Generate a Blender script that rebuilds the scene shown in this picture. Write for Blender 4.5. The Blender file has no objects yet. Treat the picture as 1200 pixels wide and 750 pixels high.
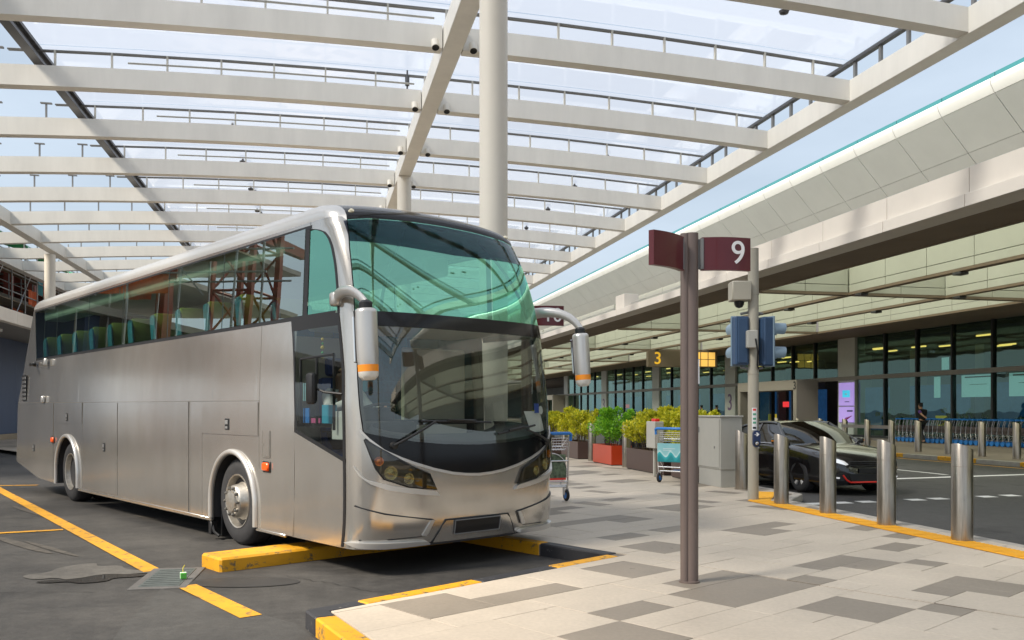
import bpy, bmesh, math, random
from mathutils import Vector, Matrix
from bisect import bisect_left
random.seed(7)
SC = bpy.context.scene
COL = SC.collection
R = math.radians
PI = math.pi
CAM_H = 1.41          # eye height above the pavement
GA = -0.125           # level of the asphalt below the pavement

# ------------------------------------------------------------------ camera, sky, sun, exposure
cd = bpy.data.cameras.new("camera")
cam = bpy.data.objects.new("camera", cd); COL.objects.link(cam)
cam.location = (0, 0, CAM_H); cam.rotation_euler = (R(90), 0, 0)
cd.sensor_width = 36.0; cd.lens = 30.9; cd.shift_y = 0.0875
cd.clip_start = 0.05; cd.clip_end = 2000
SC.camera = cam
SUN_EL, SUN_AZ = 46.0, -118.0      # azimuth from +Y towards +X
wd = bpy.data.worlds.new("World"); SC.world = wd; wd.use_nodes = True
wn = wd.node_tree.nodes; wl = wd.node_tree.links
bg = wn["Background"]
sky = wn.new("ShaderNodeTexSky"); sky.sky_type = 'NISHITA'; sky.sun_disc = False
sky.sun_elevation = R(SUN_EL); sky.sun_rotation = R(SUN_AZ)
sky.air_density = 1.3; sky.dust_density = 3.0; sky.ozone_density = 1.0
# thin high cloud veil mixed over the sky
tc = wn.new("ShaderNodeTexCoord"); mp = wn.new("ShaderNodeMapping"); mp.inputs['Scale'].default_value = (1.2, 1.2, 4.0)
nz = wn.new("ShaderNodeTexNoise"); nz.inputs['Scale'].default_value = 2.2; nz.inputs['Detail'].default_value = 6
rp = wn.new("ShaderNodeValToRGB"); rp.color_ramp.elements[0].position = .35; rp.color_ramp.elements[1].position = .75
rp.color_ramp.elements[0].color = (.55,)*3+(1,); rp.color_ramp.elements[1].color = (.92,)*3+(1,)
mx = wn.new("ShaderNodeMixRGB"); mx.inputs['Color2'].default_value = (6.6, 7.7, 9.0, 1)
wl.new(tc.outputs['Generated'], mp.inputs['Vector']); wl.new(mp.outputs['Vector'], nz.inputs['Vector'])
wl.new(nz.outputs['Fac'], rp.inputs['Fac']); wl.new(rp.outputs['Color'], mx.inputs['Fac'])
wl.new(sky.outputs['Color'], mx.inputs['Color1']); wl.new(mx.outputs['Color'], bg.inputs['Color'])
bg.inputs['Strength'].default_value = 0.075
sd = bpy.data.lights.new("sun", 'SUN'); sd.energy = 5.0; sd.angle = R(12); sd.color = (1.0, .91, .78)
sun = bpy.data.objects.new("sun", sd); COL.objects.link(sun)
_a, _e = R(SUN_AZ), R(SUN_EL)
_dir = Vector((math.sin(_a)*math.cos(_e), math.cos(_a)*math.cos(_e), math.sin(_e)))
sun.rotation_euler = _dir.to_track_quat('Z', 'Y').to_euler(); sun.location = _dir*60
SC.view_settings.view_transform = 'Standard'; SC.view_settings.look = 'None'
SC.view_settings.gamma = 1.0; SC.view_settings.use_curve_mapping = False
SC.view_settings.exposure = 0.60
SC.cycles.max_bounces = 10; SC.cycles.transparent_max_bounces = 24
SC.cycles.glossy_bounces = 4; SC.cycles.diffuse_bounces = 4
SC.cycles.sample_clamp_indirect = 6.0

# ------------------------------------------------------------------ materials
def new_mat(name):
    m = bpy.data.materials.new(name); m.use_nodes = True
    return m, m.node_tree.nodes, m.node_tree.links, m.node_tree.nodes['Principled BSDF']
def mat(name, col, rough=.6, metal=0., var=.0, scale=8., bump=0., bscale=60., spec=.5, coat=0., emit=None, es=1., rvar=0., stretch=None):
    """Principled material; var = tone variation by noise, bump = fine relief."""
    m, n, l, b = new_mat(name)
    b.inputs['Base Color'].default_value = (*col, 1); b.inputs['Roughness'].default_value = rough
    b.inputs['Metallic'].default_value = metal; b.inputs['Specular IOR Level'].default_value = spec
    b.inputs['Coat Weight'].default_value = coat; b.inputs['Coat Roughness'].default_value = .05
    if emit:
        b.inputs['Emission Color'].default_value = (*emit, 1); b.inputs['Emission Strength'].default_value = es
    if var or bump or rvar:
        t = n.new('ShaderNodeTexCoord'); src = t.outputs['Object']
        if stretch:
            mpn = n.new('ShaderNodeMapping'); mpn.inputs['Scale'].default_value = stretch
            l.new(src, mpn.inputs['Vector']); src = mpn.outputs['Vector']
        if var or rvar:
            z = n.new('ShaderNodeTexNoise'); z.inputs['Scale'].default_value = scale; z.inputs['Detail'].default_value = 7; z.inputs['Roughness'].default_value = .65
            l.new(src, z.inputs['Vector'])
        if var:
            r = n.new('ShaderNodeValToRGB')
            r.color_ramp.elements[0].position = .3; r.color_ramp.elements[1].position = .7
            r.color_ramp.elements[0].color = (*[max(0, c*(1-var)) for c in col], 1)
            r.color_ramp.elements[1].color = (*[min(1, c*(1+var)) for c in col], 1)
            l.new(z.outputs['Fac'], r.inputs['Fac']); l.new(r.outputs['Color'], b.inputs['Base Color'])
        if rvar:
            q = n.new('ShaderNodeMapRange'); q.inputs['To Min'].default_value = max(.02, rough-rvar); q.inputs['To Max'].default_value = min(1, rough+rvar)
            l.new(z.outputs['Fac'], q.inputs['Value']); l.new(q.outputs['Result'], b.inputs['Roughness'])
        if bump:
            z2 = n.new('ShaderNodeTexNoise'); z2.inputs['Scale'].default_value = bscale; z2.inputs['Detail'].default_value = 5
            bp = n.new('ShaderNodeBump'); bp.inputs['Strength'].default_value = bump; bp.inputs['Distance'].default_value = .02
            l.new(src, z2.inputs['Vector']); l.new(z2.outputs['Fac'], bp.inputs['Height']); l.new(bp.outputs['Normal'], b.inputs['Normal'])
    return m
def glass(name, tint, refl=(1, 1, 1), base=.06, ior=1.5, rough=.0, wavy=0., wscale=.4, body=None, bodyw=0., bodytl=False):
    """Thin sheet of glass: tinted transmission + Fresnel mirror; a little of a body colour when coated."""
    m, n, l, b = new_mat(name); n.remove(b)
    out = n['Material Output']
    tr = n.new('ShaderNodeBsdfTransparent'); tr.inputs['Color'].default_value = (*tint, 1)
    gl = n.new('ShaderNodeBsdfGlossy'); gl.inputs['Color'].default_value = (*refl, 1); gl.inputs['Roughness'].default_value = rough
    fr = n.new('ShaderNodeLayerWeight'); fr.inputs['Blend'].default_value = .5
    pw = n.new('ShaderNodeMath'); pw.operation = 'POWER'; pw.inputs[1].default_value = 5.0; l.new(fr.outputs['Facing'], pw.inputs[0])
    f0 = ((ior-1)/(ior+1))**2
    ad = n.new('ShaderNodeMath'); ad.operation = 'MULTIPLY_ADD'; ad.use_clamp = True; ad.inputs[1].default_value = 1-f0; ad.inputs[2].default_value = f0+base
    mix = n.new('ShaderNodeMixShader')
    l.new(pw.outputs[0], ad.inputs[0]); l.new(ad.outputs[0], mix.inputs['Fac'])
    first = tr.outputs[0]
    if body:
        df = n.new('ShaderNodeBsdfTranslucent' if bodytl else 'ShaderNodeBsdfDiffuse'); df.inputs['Color'].default_value = (*body, 1)
        m2 = n.new('ShaderNodeMixShader'); m2.inputs['Fac'].default_value = bodyw
        l.new(tr.outputs[0], m2.inputs[1]); l.new(df.outputs[0], m2.inputs[2]); first = m2.outputs[0]
    l.new(first, mix.inputs[1]); l.new(gl.outputs[0], mix.inputs[2]); l.new(mix.outputs[0], out.inputs['Surface'])
    if wavy:
        t = n.new('ShaderNodeTexCoord'); z = n.new('ShaderNodeTexNoise'); z.inputs['Scale'].default_value = wscale; z.inputs['Detail'].default_value = 2
        bp = n.new('ShaderNodeBump'); bp.inputs['Strength'].default_value = wavy; bp.inputs['Distance'].default_value = .1
        l.new(t.outputs['Object'], z.inputs['Vector']); l.new(z.outputs['Fac'], bp.inputs['Height'])
        l.new(bp.outputs['Normal'], gl.inputs['Normal']); l.new(bp.outputs['Normal'], fr.inputs['Normal'])
    return m

# ------------------------------------------------------------------ mesh helpers
class MB:
    """Collects shapes; build() links them as ONE mesh object."""
    def __init__(s): s.v = []; s.f = []; s.mi = []
    def add(s, vs, fs, mi=0, M=None):
        o = len(s.v)
        s.v += [tuple(M @ Vector(p)) if M else tuple(p) for p in vs]
        s.f += [tuple(i+o for i in f) for f in fs]; s.mi += [mi]*len(fs); return s
    def box(s, a, b, mi=0, M=None, ch=0.):
        x0, y0, z0 = a; x1, y1, z1 = b
        if ch <= 0:
            vs = [(x, y, z) for z in (z0, z1) for y in (y0, y1) for x in (x0, x1)]
            fs = [(0, 2, 3, 1), (4, 5, 7, 6), (0, 1, 5, 4), (2, 6, 7, 3), (0, 4, 6, 2), (1, 3, 7, 5)]
            return s.add(vs, fs, mi, M)
        bm = bmesh.new(); bmesh.ops.create_cube(bm, size=1)
        for v in bm.verts: v.co = Vector(((x0+x1)/2+v.co.x*(x1-x0), (y0+y1)/2+v.co.y*(y1-y0), (z0+z1)/2+v.co.z*(z1-z0)))
        bmesh.ops.bevel(bm, geom=bm.edges[:], offset=ch, segments=2 if ch > .02 else 1, profile=.5, affect='EDGES')
        bm.verts.index_update()
        vs = [v.co.copy() for v in bm.verts]; fs = [tuple(v.index for v in f.verts) for f in bm.faces]; bm.free()
        return s.add(vs, fs, mi, M)
    def tube(s, pts, r, n=8, mi=0, caps=True, M=None, flat=None):
        pts = [Vector(p) for p in pts]; k = len(pts)
        rs = r if isinstance(r, (list, tuple)) else [r]*k
        vs = []; ref = None
        for i, p in enumerate(pts):
            t = (pts[min(i+1, k-1)]-pts[max(i-1, 0)]).normalized()
            if ref is None: ref = Vector((0, 0, 1)) if abs(t.z) < .9 else Vector((1, 0, 0))
            x = (ref - t*ref.dot(t)).normalized(); y = t.cross(x); ref = x
            for j in range(n):
                a = 2*PI*j/n; q = x*math.cos(a)*rs[i] + y*math.sin(a)*rs[i]*(flat or 1)
                vs.append(p+q)
        fs = [(i*n+j, i*n+(j+1) % n, (i+1)*n+(j+1) % n, (i+1)*n+j) for i in range(k-1) for j in range(n)]
        if caps: fs += [tuple(range(n-1, -1, -1)), tuple((k-1)*n+j for j in range(n))]
        return s.add(vs, fs, mi, M)
    def lathe(s, prof, n=24, mi=0, M=None, caps=True):
        """profile of (radius, height) about local z"""
        k = len(prof); vs = [(r*math.cos(2*PI*j/n), r*math.sin(2*PI*j/n), h) for r, h in prof for j in range(n)]
        fs = [(i*n+j, i*n+(j+1) % n, (i+1)*n+(j+1) % n, (i+1)*n+j) for i in range(k-1) for j in range(n)]
        if caps and prof[0][0] > 1e-4: fs.append(tuple(range(n-1, -1, -1)))
        if caps and prof[-1][0] > 1e-4: fs.append(tuple((k-1)*n+j for j in range(n)))
        return s.add(vs, fs, mi, M)
    def prism(s, poly, z0, z1, mi=0, M=None):
        n = len(poly); vs = [(x, y, z0) for x, y in poly]+[(x, y, z1) for x, y in poly]
        fs = [tuple(range(n-1, -1, -1)), tuple(range(n, 2*n))]+[(i, (i+1) % n, n+(i+1) % n, n+i) for i in range(n)]
        return s.add(vs, fs, mi, M)
    def patch(s, fn, nu, nv, mi=0, M=None):
        vs = [fn(i/nu, j/nv) for i in range(nu+1) for j in range(nv+1)]; w = nv+1
        fs = [(i*w+j, (i+1)*w+j, (i+1)*w+j+1, i*w+j+1) for i in range(nu) for j in range(nv)]
        return s.add(vs, fs, mi, M)
    def plate(s, fn, nu, nv, th, mi=0, edge=None):
        """patch with thickness: fn(p,q,off) evaluated at off=0 and off=th, with side walls"""
        e = mi if edge is None else edge
        s.patch(lambda p, q: fn(p, q, th), nu, nv, mi)
        s.patch(lambda p, q: fn(p, 0, th*(1-q)), nu, 1, e); s.patch(lambda p, q: fn(p, 1, th*q), nu, 1, e)
        s.patch(lambda p, q: fn(0, q, th*p), 1, nv, e); s.patch(lambda p, q: fn(1, q, th*(1-p)), 1, nv, e)
        return s
    def mesh(s, name, mats, smooth=None, fix=True, weld=False):
        me = bpy.data.meshes.new(name); me.from_pydata([tuple(p) for p in s.v], [], s.f)
        for m in (mats if isinstance(mats, (list, tuple)) else [mats]): me.materials.append(m)
        me.polygons.foreach_set('material_index', s.mi)
        if fix or weld:
            bm = bmesh.new(); bm.from_mesh(me)
            if weld: bmesh.ops.remove_doubles(bm, verts=bm.verts[:], dist=weld if weld is not True else 2e-4)
            if fix: bmesh.ops.recalc_face_normals(bm, faces=bm.faces[:])
            bm.to_mesh(me); bm.free()
        if smooth:
            me.polygons.foreach_set('use_smooth', [True]*len(me.polygons)); me.set_sharp_from_angle(angle=R(smooth))
        me.update(); return me
    def build(s, name, mats, parent=None, smooth=None, loc=None, rot=None, **kw):
        return ob(name, s.mesh(name, mats, smooth, **kw), parent, loc, rot)
def ob(name, me, parent=None, loc=None, rot=None):
    o = bpy.data.objects.new(name, me); COL.objects.link(o)
    if parent is not None: o.parent = parent
    if loc is not None: o.location = loc
    if rot is not None: o.rotation_euler = rot
    return o
def tag(o, label=None, cat=None, group=None, kind=None):
    if label: o['label'] = label
    if cat: o['category'] = cat
    if group: o['group'] = group
    if kind: o['kind'] = kind
    return o
def thing(name, label, cat, loc=(0, 0, 0), rz=0., group=None):
    return tag(ob(name, None, None, loc, (0, 0, rz)), label, cat, group)
def struct(o): o['kind'] = 'structure'; return o
def copy_tree(o, parent=None):
    c = o.copy(); COL.objects.link(c)
    if parent is not None: c.parent = parent
    for ch in list(o.children): copy_tree(ch, c)
    return c
def text_mesh(txt, size, depth, font_shear=0., bold=0.):
    cu = bpy.data.curves.new('lettering', 'FONT'); cu.body = txt; cu.size = size; cu.extrude = depth; cu.align_x = 'CENTER'; cu.align_y = 'CENTER'; cu.offset = bold
    t = bpy.data.objects.new('lettering', cu); COL.objects.link(t)
    dg = bpy.context.evaluated_depsgraph_get(); me = bpy.data.meshes.new_from_object(t.evaluated_get(dg))
    bpy.data.objects.remove(t); bpy.data.curves.remove(cu); return me
def text(name, txt, size, m, parent, loc, rot, depth=.004, bold=0.):
    me = text_mesh(txt, size, depth, bold=bold); me.materials.clear(); me.materials.append(m)
    return ob(name, me, parent, loc, rot)
def interp(tab, x):
    if x <= tab[0][0]: return tab[0][1]
    for (a, b), (c, d) in zip(tab, tab[1:]):
        if x <= c: return b+(d-b)*(x-a)/(c-a)
    return tab[-1][1]
def lerp(a, b, t): return a+(b-a)*t
# the kerb frame: D = distance towards the terminal, s = distance along the road
RZ = R(12.6); NX, NY = math.cos(RZ), math.sin(RZ)
def W(D, s, z=0.): return Vector((D*NX - s*NY, D*NY + s*NX, z))

def blob(pts, it=3):      # Chaikin smoothing of a closed outline
    for _ in range(it):
        out = []
        for a, b in zip(pts, pts[1:]+pts[:1]):
            out += [(.75*a[0]+.25*b[0], .75*a[1]+.25*b[1]), (.25*a[0]+.75*b[0], .25*a[1]+.75*b[1])]
        pts = out
    return pts
ORD = ['first', 'second', 'third', 'fourth', 'fifth', 'sixth', 'seventh', 'eighth', 'ninth', 'tenth', 'eleventh', 'twelfth', 'thirteenth', 'fourteenth', 'fifteenth', 'sixteenth', 'seventeenth', 'eighteenth', 'nineteenth', 'twentieth']
ORD += ['twenty-'+o for o in ORD[:9]]+['thirtieth']+['thirty-'+o for o in ORD[:9]]
M = {}
M['white_metal'] = mat('cream_painted_steel', (.76, .735, .675), .45, var=.075, scale=1.1, stretch=(1.6, 1.6, .35), rvar=.1)
M['cream_panel'] = mat('cream_panel', (.76, .70, .62), .55, var=.05, scale=.8)
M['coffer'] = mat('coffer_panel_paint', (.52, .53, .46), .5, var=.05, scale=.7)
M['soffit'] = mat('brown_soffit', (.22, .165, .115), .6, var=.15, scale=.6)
M['dark_metal'] = mat('dark_grey_metal', (.09, .09, .095), .45, .4)
M['steel'] = mat('stainless_reflection_streaks', (.42, .37, .31), .30, 1., var=.22, scale=6, stretch=(14, 14, .6), rvar=.08)  # brown tone and upright streaks put the surroundings' reflections into the colour
M['chrome'] = mat('bright_zinc', (.72, .72, .73), .25, 1.)
M['black'] = mat('black_plastic', (.012, .012, .013), .45)
M['rubber'] = mat('tyre_rubber', (.022, .022, .024), .75, var=.25, scale=12)
M['black_gloss'] = mat('black_gloss_panel', (.008, .008, .009), .12, spec=.35)
M['white'] = mat('white_paint', (.8, .8, .8), .5)
M['orange'] = mat('amber_lens', (.9, .30, .02), .3)
M['red'] = mat('red_plastic', (.75, .03, .02), .35)
M['blue'] = mat('blue_plastic', (.025, .20, .60), .35)
M['grey'] = mat('light_grey_paint', (.42, .41, .37), .5, var=.04, scale=3)
M['grey2'] = mat('mid_grey_plastic', (.18, .18, .18), .5)
def leaf_mat(name, c0, c1):
    m, n, l, b = new_mat(name); g_ = n.new('ShaderNodeNewGeometry'); r = n.new('ShaderNodeValToRGB')
    r.color_ramp.elements[0].color = (*c0, 1); r.color_ramp.elements[1].color = (*c1, 1); l.new(g_.outputs['Random Per Island'], r.inputs['Fac']); l.new(r.outputs['Color'], b.inputs['Base Color'])
    b.inputs['Roughness'].default_value = .45
    tr = n.new('ShaderNodeBsdfTranslucent'); mx_ = n.new('ShaderNodeMixShader'); mx_.inputs['Fac'].default_value = .35; l.new(r.outputs['Color'], tr.inputs['Color'])
    l.new(b.outputs['BSDF'], mx_.inputs[1]); l.new(tr.outputs['BSDF'], mx_.inputs[2]); l.new(mx_.outputs[0], n['Material Output'].inputs['Surface']); return m
def foliage(seed, sx, sy, h, m, n=2600, lf=.062):
    r = random.Random(seed); q = MB(); cl_ = []
    for k in range(34):       # clumps of different heights
        a, rr = r.random()*2*PI, math.sqrt(r.random())
        cl_.append((sx*.46*rr*math.cos(a), sy*.46*rr*math.sin(a), h*(.22+.62*r.random()*(1-.35*rr*rr))+.08, r.uniform(.10, .19)))
    for k in range(9): cl_.append((r.uniform(-.45, .45)*sx, r.uniform(-.45, .45)*sy, h*r.uniform(.80, 1.02), r.uniform(.05, .10)))
    for k in range(n):
        cx, cy, cz, cr_ = r.choice(cl_); d = Vector((r.gauss(0, 1), r.gauss(0, 1), r.gauss(0, .9))).normalized(); rad = cr_*r.random()**.4
        p = Vector((cx, cy, cz))+d*rad
        if p.z < .0: continue
        d2 = (d+Vector((r.uniform(-.6, .6), r.uniform(-.6, .6), r.uniform(.0, .9)))).normalized(); side_ = d2.cross(Vector((r.uniform(-1, 1), r.uniform(-1, 1), r.uniform(-1, 1)))).normalized(); L = lf*r.uniform(.7, 1.4); w = L*.34; up = side_.cross(d2)
        q.add([p, p+d2*L*.5+side_*w+up*.006, p+d2*L, p+d2*L*.5-side_*w+up*.006, p+d2*L*.5-up*.006], [(0, 1, 4), (1, 2, 4), (2, 3, 4), (3, 0, 4)])
    return q.mesh('foliage', m, fix=False)
LHEDGE = leaf_mat('indoor_leaf', (.03, .09, .01), (.12, .24, .02))
# ================================================================== ground, pavement, markings
def asphalt_mat(name, c0, c1, rough=.82):
    m, n, l, b = new_mat(name); t = n.new('ShaderNodeTexCoord')
    def noise(sc, det=8, ro=.6):
        z = n.new('ShaderNodeTexNoise'); z.inputs['Scale'].default_value = sc; z.inputs['Detail'].default_value = det; z.inputs['Roughness'].default_value = ro
        l.new(t.outputs['Object'], z.inputs['Vector']); return z
    big, mid, fine = noise(.35, 6), noise(2.2, 8, .7), noise(75, 6, .8)
    r = n.new('ShaderNodeValToRGB'); r.color_ramp.elements[0].position = .38; r.color_ramp.elements[1].position = .64
    r.color_ramp.elements[0].color = (*c0, 1); r.color_ramp.elements[1].color = (*c1, 1)
    mm = n.new('ShaderNodeMixRGB'); mm.blend_type = 'MIX'; mm.inputs['Fac'].default_value = .5
    l.new(big.outputs['Fac'], mm.inputs['Color1']); l.new(mid.outputs['Fac'], mm.inputs['Color2']); l.new(mm.outputs['Color'], r.inputs['Fac'])
    m2 = n.new('ShaderNodeMixRGB'); m2.blend_type = 'OVERLAY'; m2.inputs['Fac'].default_value = .85
    l.new(r.outputs['Color'], m2.inputs['Color1']); l.new(fine.outputs['Fac'], m2.inputs['Color2'])
    gr = noise(9, 9, .8); gr_r = n.new('ShaderNodeMapRange'); gr_r.inputs['From Min'].default_value = .3; gr_r.inputs['From Max'].default_value = .7; gr_r.inputs['To Min'].default_value = .70; gr_r.inputs['To Max'].default_value = 1.28; l.new(gr.outputs['Fac'], gr_r.inputs['Value'])
    mg = n.new('ShaderNodeMixRGB'); mg.blend_type = 'MULTIPLY'; mg.inputs['Fac'].default_value = 1; l.new(m2.outputs['Color'], mg.inputs['Color1']); l.new(gr_r.outputs['Result'], mg.inputs['Color2']); m2 = mg
    # oil stains
    st = noise(1.1, 4, .5); sr = n.new('ShaderNodeValToRGB'); sr.color_ramp.elements[0].position = .60; sr.color_ramp.elements[1].position = .70
    sr.color_ramp.elements[0].color = (1, 1, 1, 1); sr.color_ramp.elements[1].color = (.5, .5, .5, 1)
    l.new(st.outputs['Fac'], sr.inputs['Fac'])
    m3 = n.new('ShaderNodeMixRGB'); m3.blend_type = 'MULTIPLY'; m3.inputs['Fac'].default_value = .8
    l.new(m2.outputs['Color'], m3.inputs['Color1']); l.new(sr.outputs['Color'], m3.inputs['Color2']); l.new(m3.outputs['Color'], b.inputs['Base Color'])
    q = n.new('ShaderNodeMapRange'); q.inputs['To Min'].default_value = rough-.25; q.inputs['To Max'].default_value = min(1, rough+.15); l.new(mid.outputs['Fac'], q.inputs['Value']); l.new(q.outputs['Result'], b.inputs['Roughness'])
    bp = n.new('ShaderNodeBump'); bp.inputs['Strength'].default_value = .5; bp.inputs['Distance'].default_value = .008
    l.new(fine.outputs['Fac'], bp.inputs['Height']); l.new(bp.outputs['Normal'], b.inputs['Normal'])
    return m
ASPH = asphalt_mat('worn_asphalt', (.020, .0185, .0175), (.074, .069, .063))
ROAD = asphalt_mat('road_asphalt', (.042, .040, .039), (.062, .060, .058))
def worn_paint(name, col, under, amount=.42):
    m, n, l, b = new_mat(name); t = n.new('ShaderNodeTexCoord'); z = n.new('ShaderNodeTexNoise'); z.inputs['Scale'].default_value = 9; z.inputs['Detail'].default_value = 9; z.inputs['Roughness'].default_value = .75
    r = n.new('ShaderNodeValToRGB'); r.color_ramp.elements[0].position = amount-.12; r.color_ramp.elements[1].position = amount-.04
    r.color_ramp.elements[0].color = (*under, 1); r.color_ramp.elements[1].color = (*col, 1)
    z2 = n.new('ShaderNodeTexNoise'); z2.inputs['Scale'].default_value = 2.5; z2.inputs['Detail'].default_value = 6
    mm = n.new('ShaderNodeMixRGB'); mm.blend_type = 'MULTIPLY'; mm.inputs['Fac'].default_value = .45
    l.new(t.outputs['Object'], z.inputs['Vector']); l.new(t.outputs['Object'], z2.inputs['Vector']); l.new(z.outputs['Fac'], r.inputs['Fac']); l.new(r.outputs['Color'], mm.inputs['Color1']); l.new(z2.outputs['Fac'], mm.inputs['Color2'])
    l.new(mm.outputs['Color'], b.inputs['Base Color']); b.inputs['Roughness'].default_value = .6; return m
YEL = worn_paint('worn_yellow_paint', (.84, .40, .008), (.16, .13, .08), .50)
BLK = worn_paint('worn_black_paint', (.035, .035, .04), (.42, .40, .37), .43)
WHT = worn_paint('road_white_paint', (.80, .80, .78), (.25, .25, .25), .40)

g = MB(); g.add([(-400, -300, GA), (400, -300, GA), (400, 700, GA), (-400, 700, GA)], [(0, 1, 2, 3)]); struct(g.build('ground', ASPH))
g = MB(); a = [W(7.6, -60, GA+.004), W(18.4, -60, GA+.004), W(18.4, 240, GA+.004), W(7.6, 240, GA+.004)]; g.add(a, [(0, 1, 2, 3)]); struct(g.build('road', ROAD))
def mark(name, pts, m, z=GA+.008):
    g = MB(); g.add([(x, y, z) for x, y in pts], [tuple(range(len(pts)))]); return struct(g.build(name, m))
def line(name, p0, p1, w, m, z=GA+.008):
    p0, p1 = Vector(p0), Vector(p1); d = (p1-p0).normalized(); n = Vector((-d.y, d.x))*w/2
    return mark(name, [p0-n, p1-n, p1+n, p0+n], m, z)
line('bay_marking', (-9.35, 16.2), (-3.40, 8.32), .17, YEL); line('bay_marking', (-2.83, 7.64), (-1.93, 6.50), .17, YEL)
line('bay_marking', (-9.0, 9.55), (-5.72, 11.20), .13, YEL); line('bay_marking', (-14, 17.0), (-9.6, 17.8), .13, YEL); line('bay_marking', (-9.35, 16.2), (-16, 25.1), .17, YEL)
# lighter patch of newer asphalt and a shallow puddle
mark('asphalt_patch', [(-3.0, 7.52), (-1.55, 6.30), (-.95, 5.2), (.3, 3.0), (-1.8, 2.6), (-2.75, 6.2)], asphalt_mat('patch_asphalt', (.042, .040, .038), (.070, .067, .062)), GA+.004)
def puddle_mat():
    m, n, l, b = new_mat('puddle_water'); b.inputs['Base Color'].default_value = (.03, .028, .026, 1); b.inputs['Roughness'].default_value = .03; b.inputs['Specular IOR Level'].default_value = .6; return m
mark('puddle', blob([(-4.25+.62*x, 7.78+.42*y) for x, y in [(0, .0), (.2, .3), (.55, .32), (.6, .75), (.8, .95), (1.1, .9), (1.5, 1.0), (1.35, .6), (1.0, .5), (1.05, .1), (.7, -.15), (.5, .1), (.25, -.1)]]), puddle_mat(), GA+.008)
mark('dry_silt', blob([(-4.6+1.0*x, 7.95+.6*y) for x, y in [(.05, .25), (.25, .5), (.2, 1.0), (.45, 1.45), (.55, 1.0), (.75, 1.2), (.9, .75), (1.35, .6), (1.0, .35), (.75, .25), (.6, -.1), (.45, .1), (.3, -.1)]]), asphalt_mat('pale_silt', (.07, .064, .056), (.14, .13, .115)), GA+.006)
mark('damp_stain', blob([(-2.45+.5*x, 7.75+.35*y) for x, y in [(-1, 0), (-.6, .6), (.2, .9), (1, .6), (1.2, 0), (.6, -.5), (-.4, -.5)]]), mat('damp_asphalt', (.026, .025, .024), .5, var=.2, scale=5), GA+.006)
q = MB(); rq = random.Random(9)
for (x0, y0, x1, y1) in ((-3.0, 8.6, -2.3, 10.2), (-6.2, 7.2, -3.5, 7.4), (-5.2, 9.3, -4.2, 10.6), (-2.2, 8.2, -.9, 7.2)):
    prev = None; nx_, ny_ = -(y1-y0), x1-x0; L_ = math.hypot(nx_, ny_)
    for i in range(25):
        t_ = i/24; o_ = rq.uniform(-.03, .03); w_ = rq.uniform(.0015, .0045); x, y = lerp(x0, x1, t_)+nx_/L_*o_, lerp(y0, y1, t_)+ny_/L_*o_
        cur = ((x+nx_/L_*w_, y+ny_/L_*w_, GA+.007), (x-nx_/L_*w_, y-ny_/L_*w_, GA+.007))
        if prev: q.add([prev[0], prev[1], cur[1], cur[0]], [(0, 1, 2, 3)])
        prev = cur
struct(q.build('asphalt_crack', mat('dark_crack', (.012, .011, .010), .9)))
for (x, y, a_, L_, w_) in ((-5.6, 10.0, -.75, 2.2, .16), (-5.1, 9.7, -.75, 1.8, .10), (-4.6, 12.0, -.7, 2.6, .2), (-7.0, 13.0, -.8, 3.0, .2)):
    c_, s_ = math.cos(a_), math.sin(a_); mark('tyre_scuff', blob([(x+c_*u*L_-s_*v*w_, y+s_*u*L_+c_*v*w_) for u, v in ((-.5, 0), (-.2, .5), (.3, .35), (.5, 0), (.2, -.5), (-.3, -.35))]), mat('scuffed_asphalt', (.075, .066, .055), .8, var=.4, scale=7), GA+.006)
# road markings
for D, s in ((7.93, 12.85), (8.43, 12.9), (8.92, 12.95), (9.92, 13.05), (10.43, 13.13), (11.5, 13.25), (12.06, 13.33)):
    mark('crossing_marking', [W(D-.15, s-.13).xy, W(D+.15, s-.13).xy, W(D+.15, s+.13).xy, W(D-.15, s+.13).xy], WHT)
line('stop_line', W(8.0, 16.55).xy, W(17.9, 17.75).xy, .22, WHT); line('lane_marking', W(14.45, 17.9).xy, W(14.4, 24.5).xy, .13, WHT); line('lane_marking', W(8.2, 17.8).xy, W(8.1, 14.0).xy, .13, YEL); line('lane_marking', W(17.9, -10).xy, W(17.9, 80).xy, .12, YEL)

# ---- the pavement: slab, tiles, kerb stones
UB = Vector((math.cos(R(48)), -math.sin(R(48)))); VB = Vector((math.sin(R(48)), math.cos(R(48)))); BO = Vector((-3.118, 9.882))
def BU(u, v): return BO+UB*u+VB*v
P1, P2 = Vector((-1.45, 6.18)), Vector((.93, 8.55)); PL = Vector((3.0, -1.5)); PK = Vector((-.25, 3.95))
Q1 = BU(1.0, 2.10); Q2 = BU(1.0, 2.95); Q3 = BU(-14.0, 2.95)
_d = (Q1-P2)
DK0, DK1, SJ = 7.20, 7.95, 13.3
E_ = [W(DK0, -8).xy, W(DK0, 12.4).xy, W(DK1, SJ).xy, W(DK1, 80).xy]
far_l = W(0, 80).xy
OUT = [P1, PK, PL, Vector((5.5, -6.0)), E_[0], E_[1], E_[2], E_[3], W(-13, 80).xy, Q3, Q2, Q1, P2]
def inside(p, poly):
    c = False; j = len(poly)-1
    for i in range(len(poly)):
        a, b_ = poly[i], poly[j]
        if (a.y > p.y) != (b_.y > p.y) and p.x < (b_.x-a.x)*(p.y-a.y)/(b_.y-a.y)+a.x: c = not c
        j = i
    return c
slab = MB(); slab.prism([(p.x, p.y) for p in reversed(OUT)], GA-.05, -.010)
pave = struct(slab.build('pavement', mat('pavement_joint_mortar', (.20, .17, .14), .9)))
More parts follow.
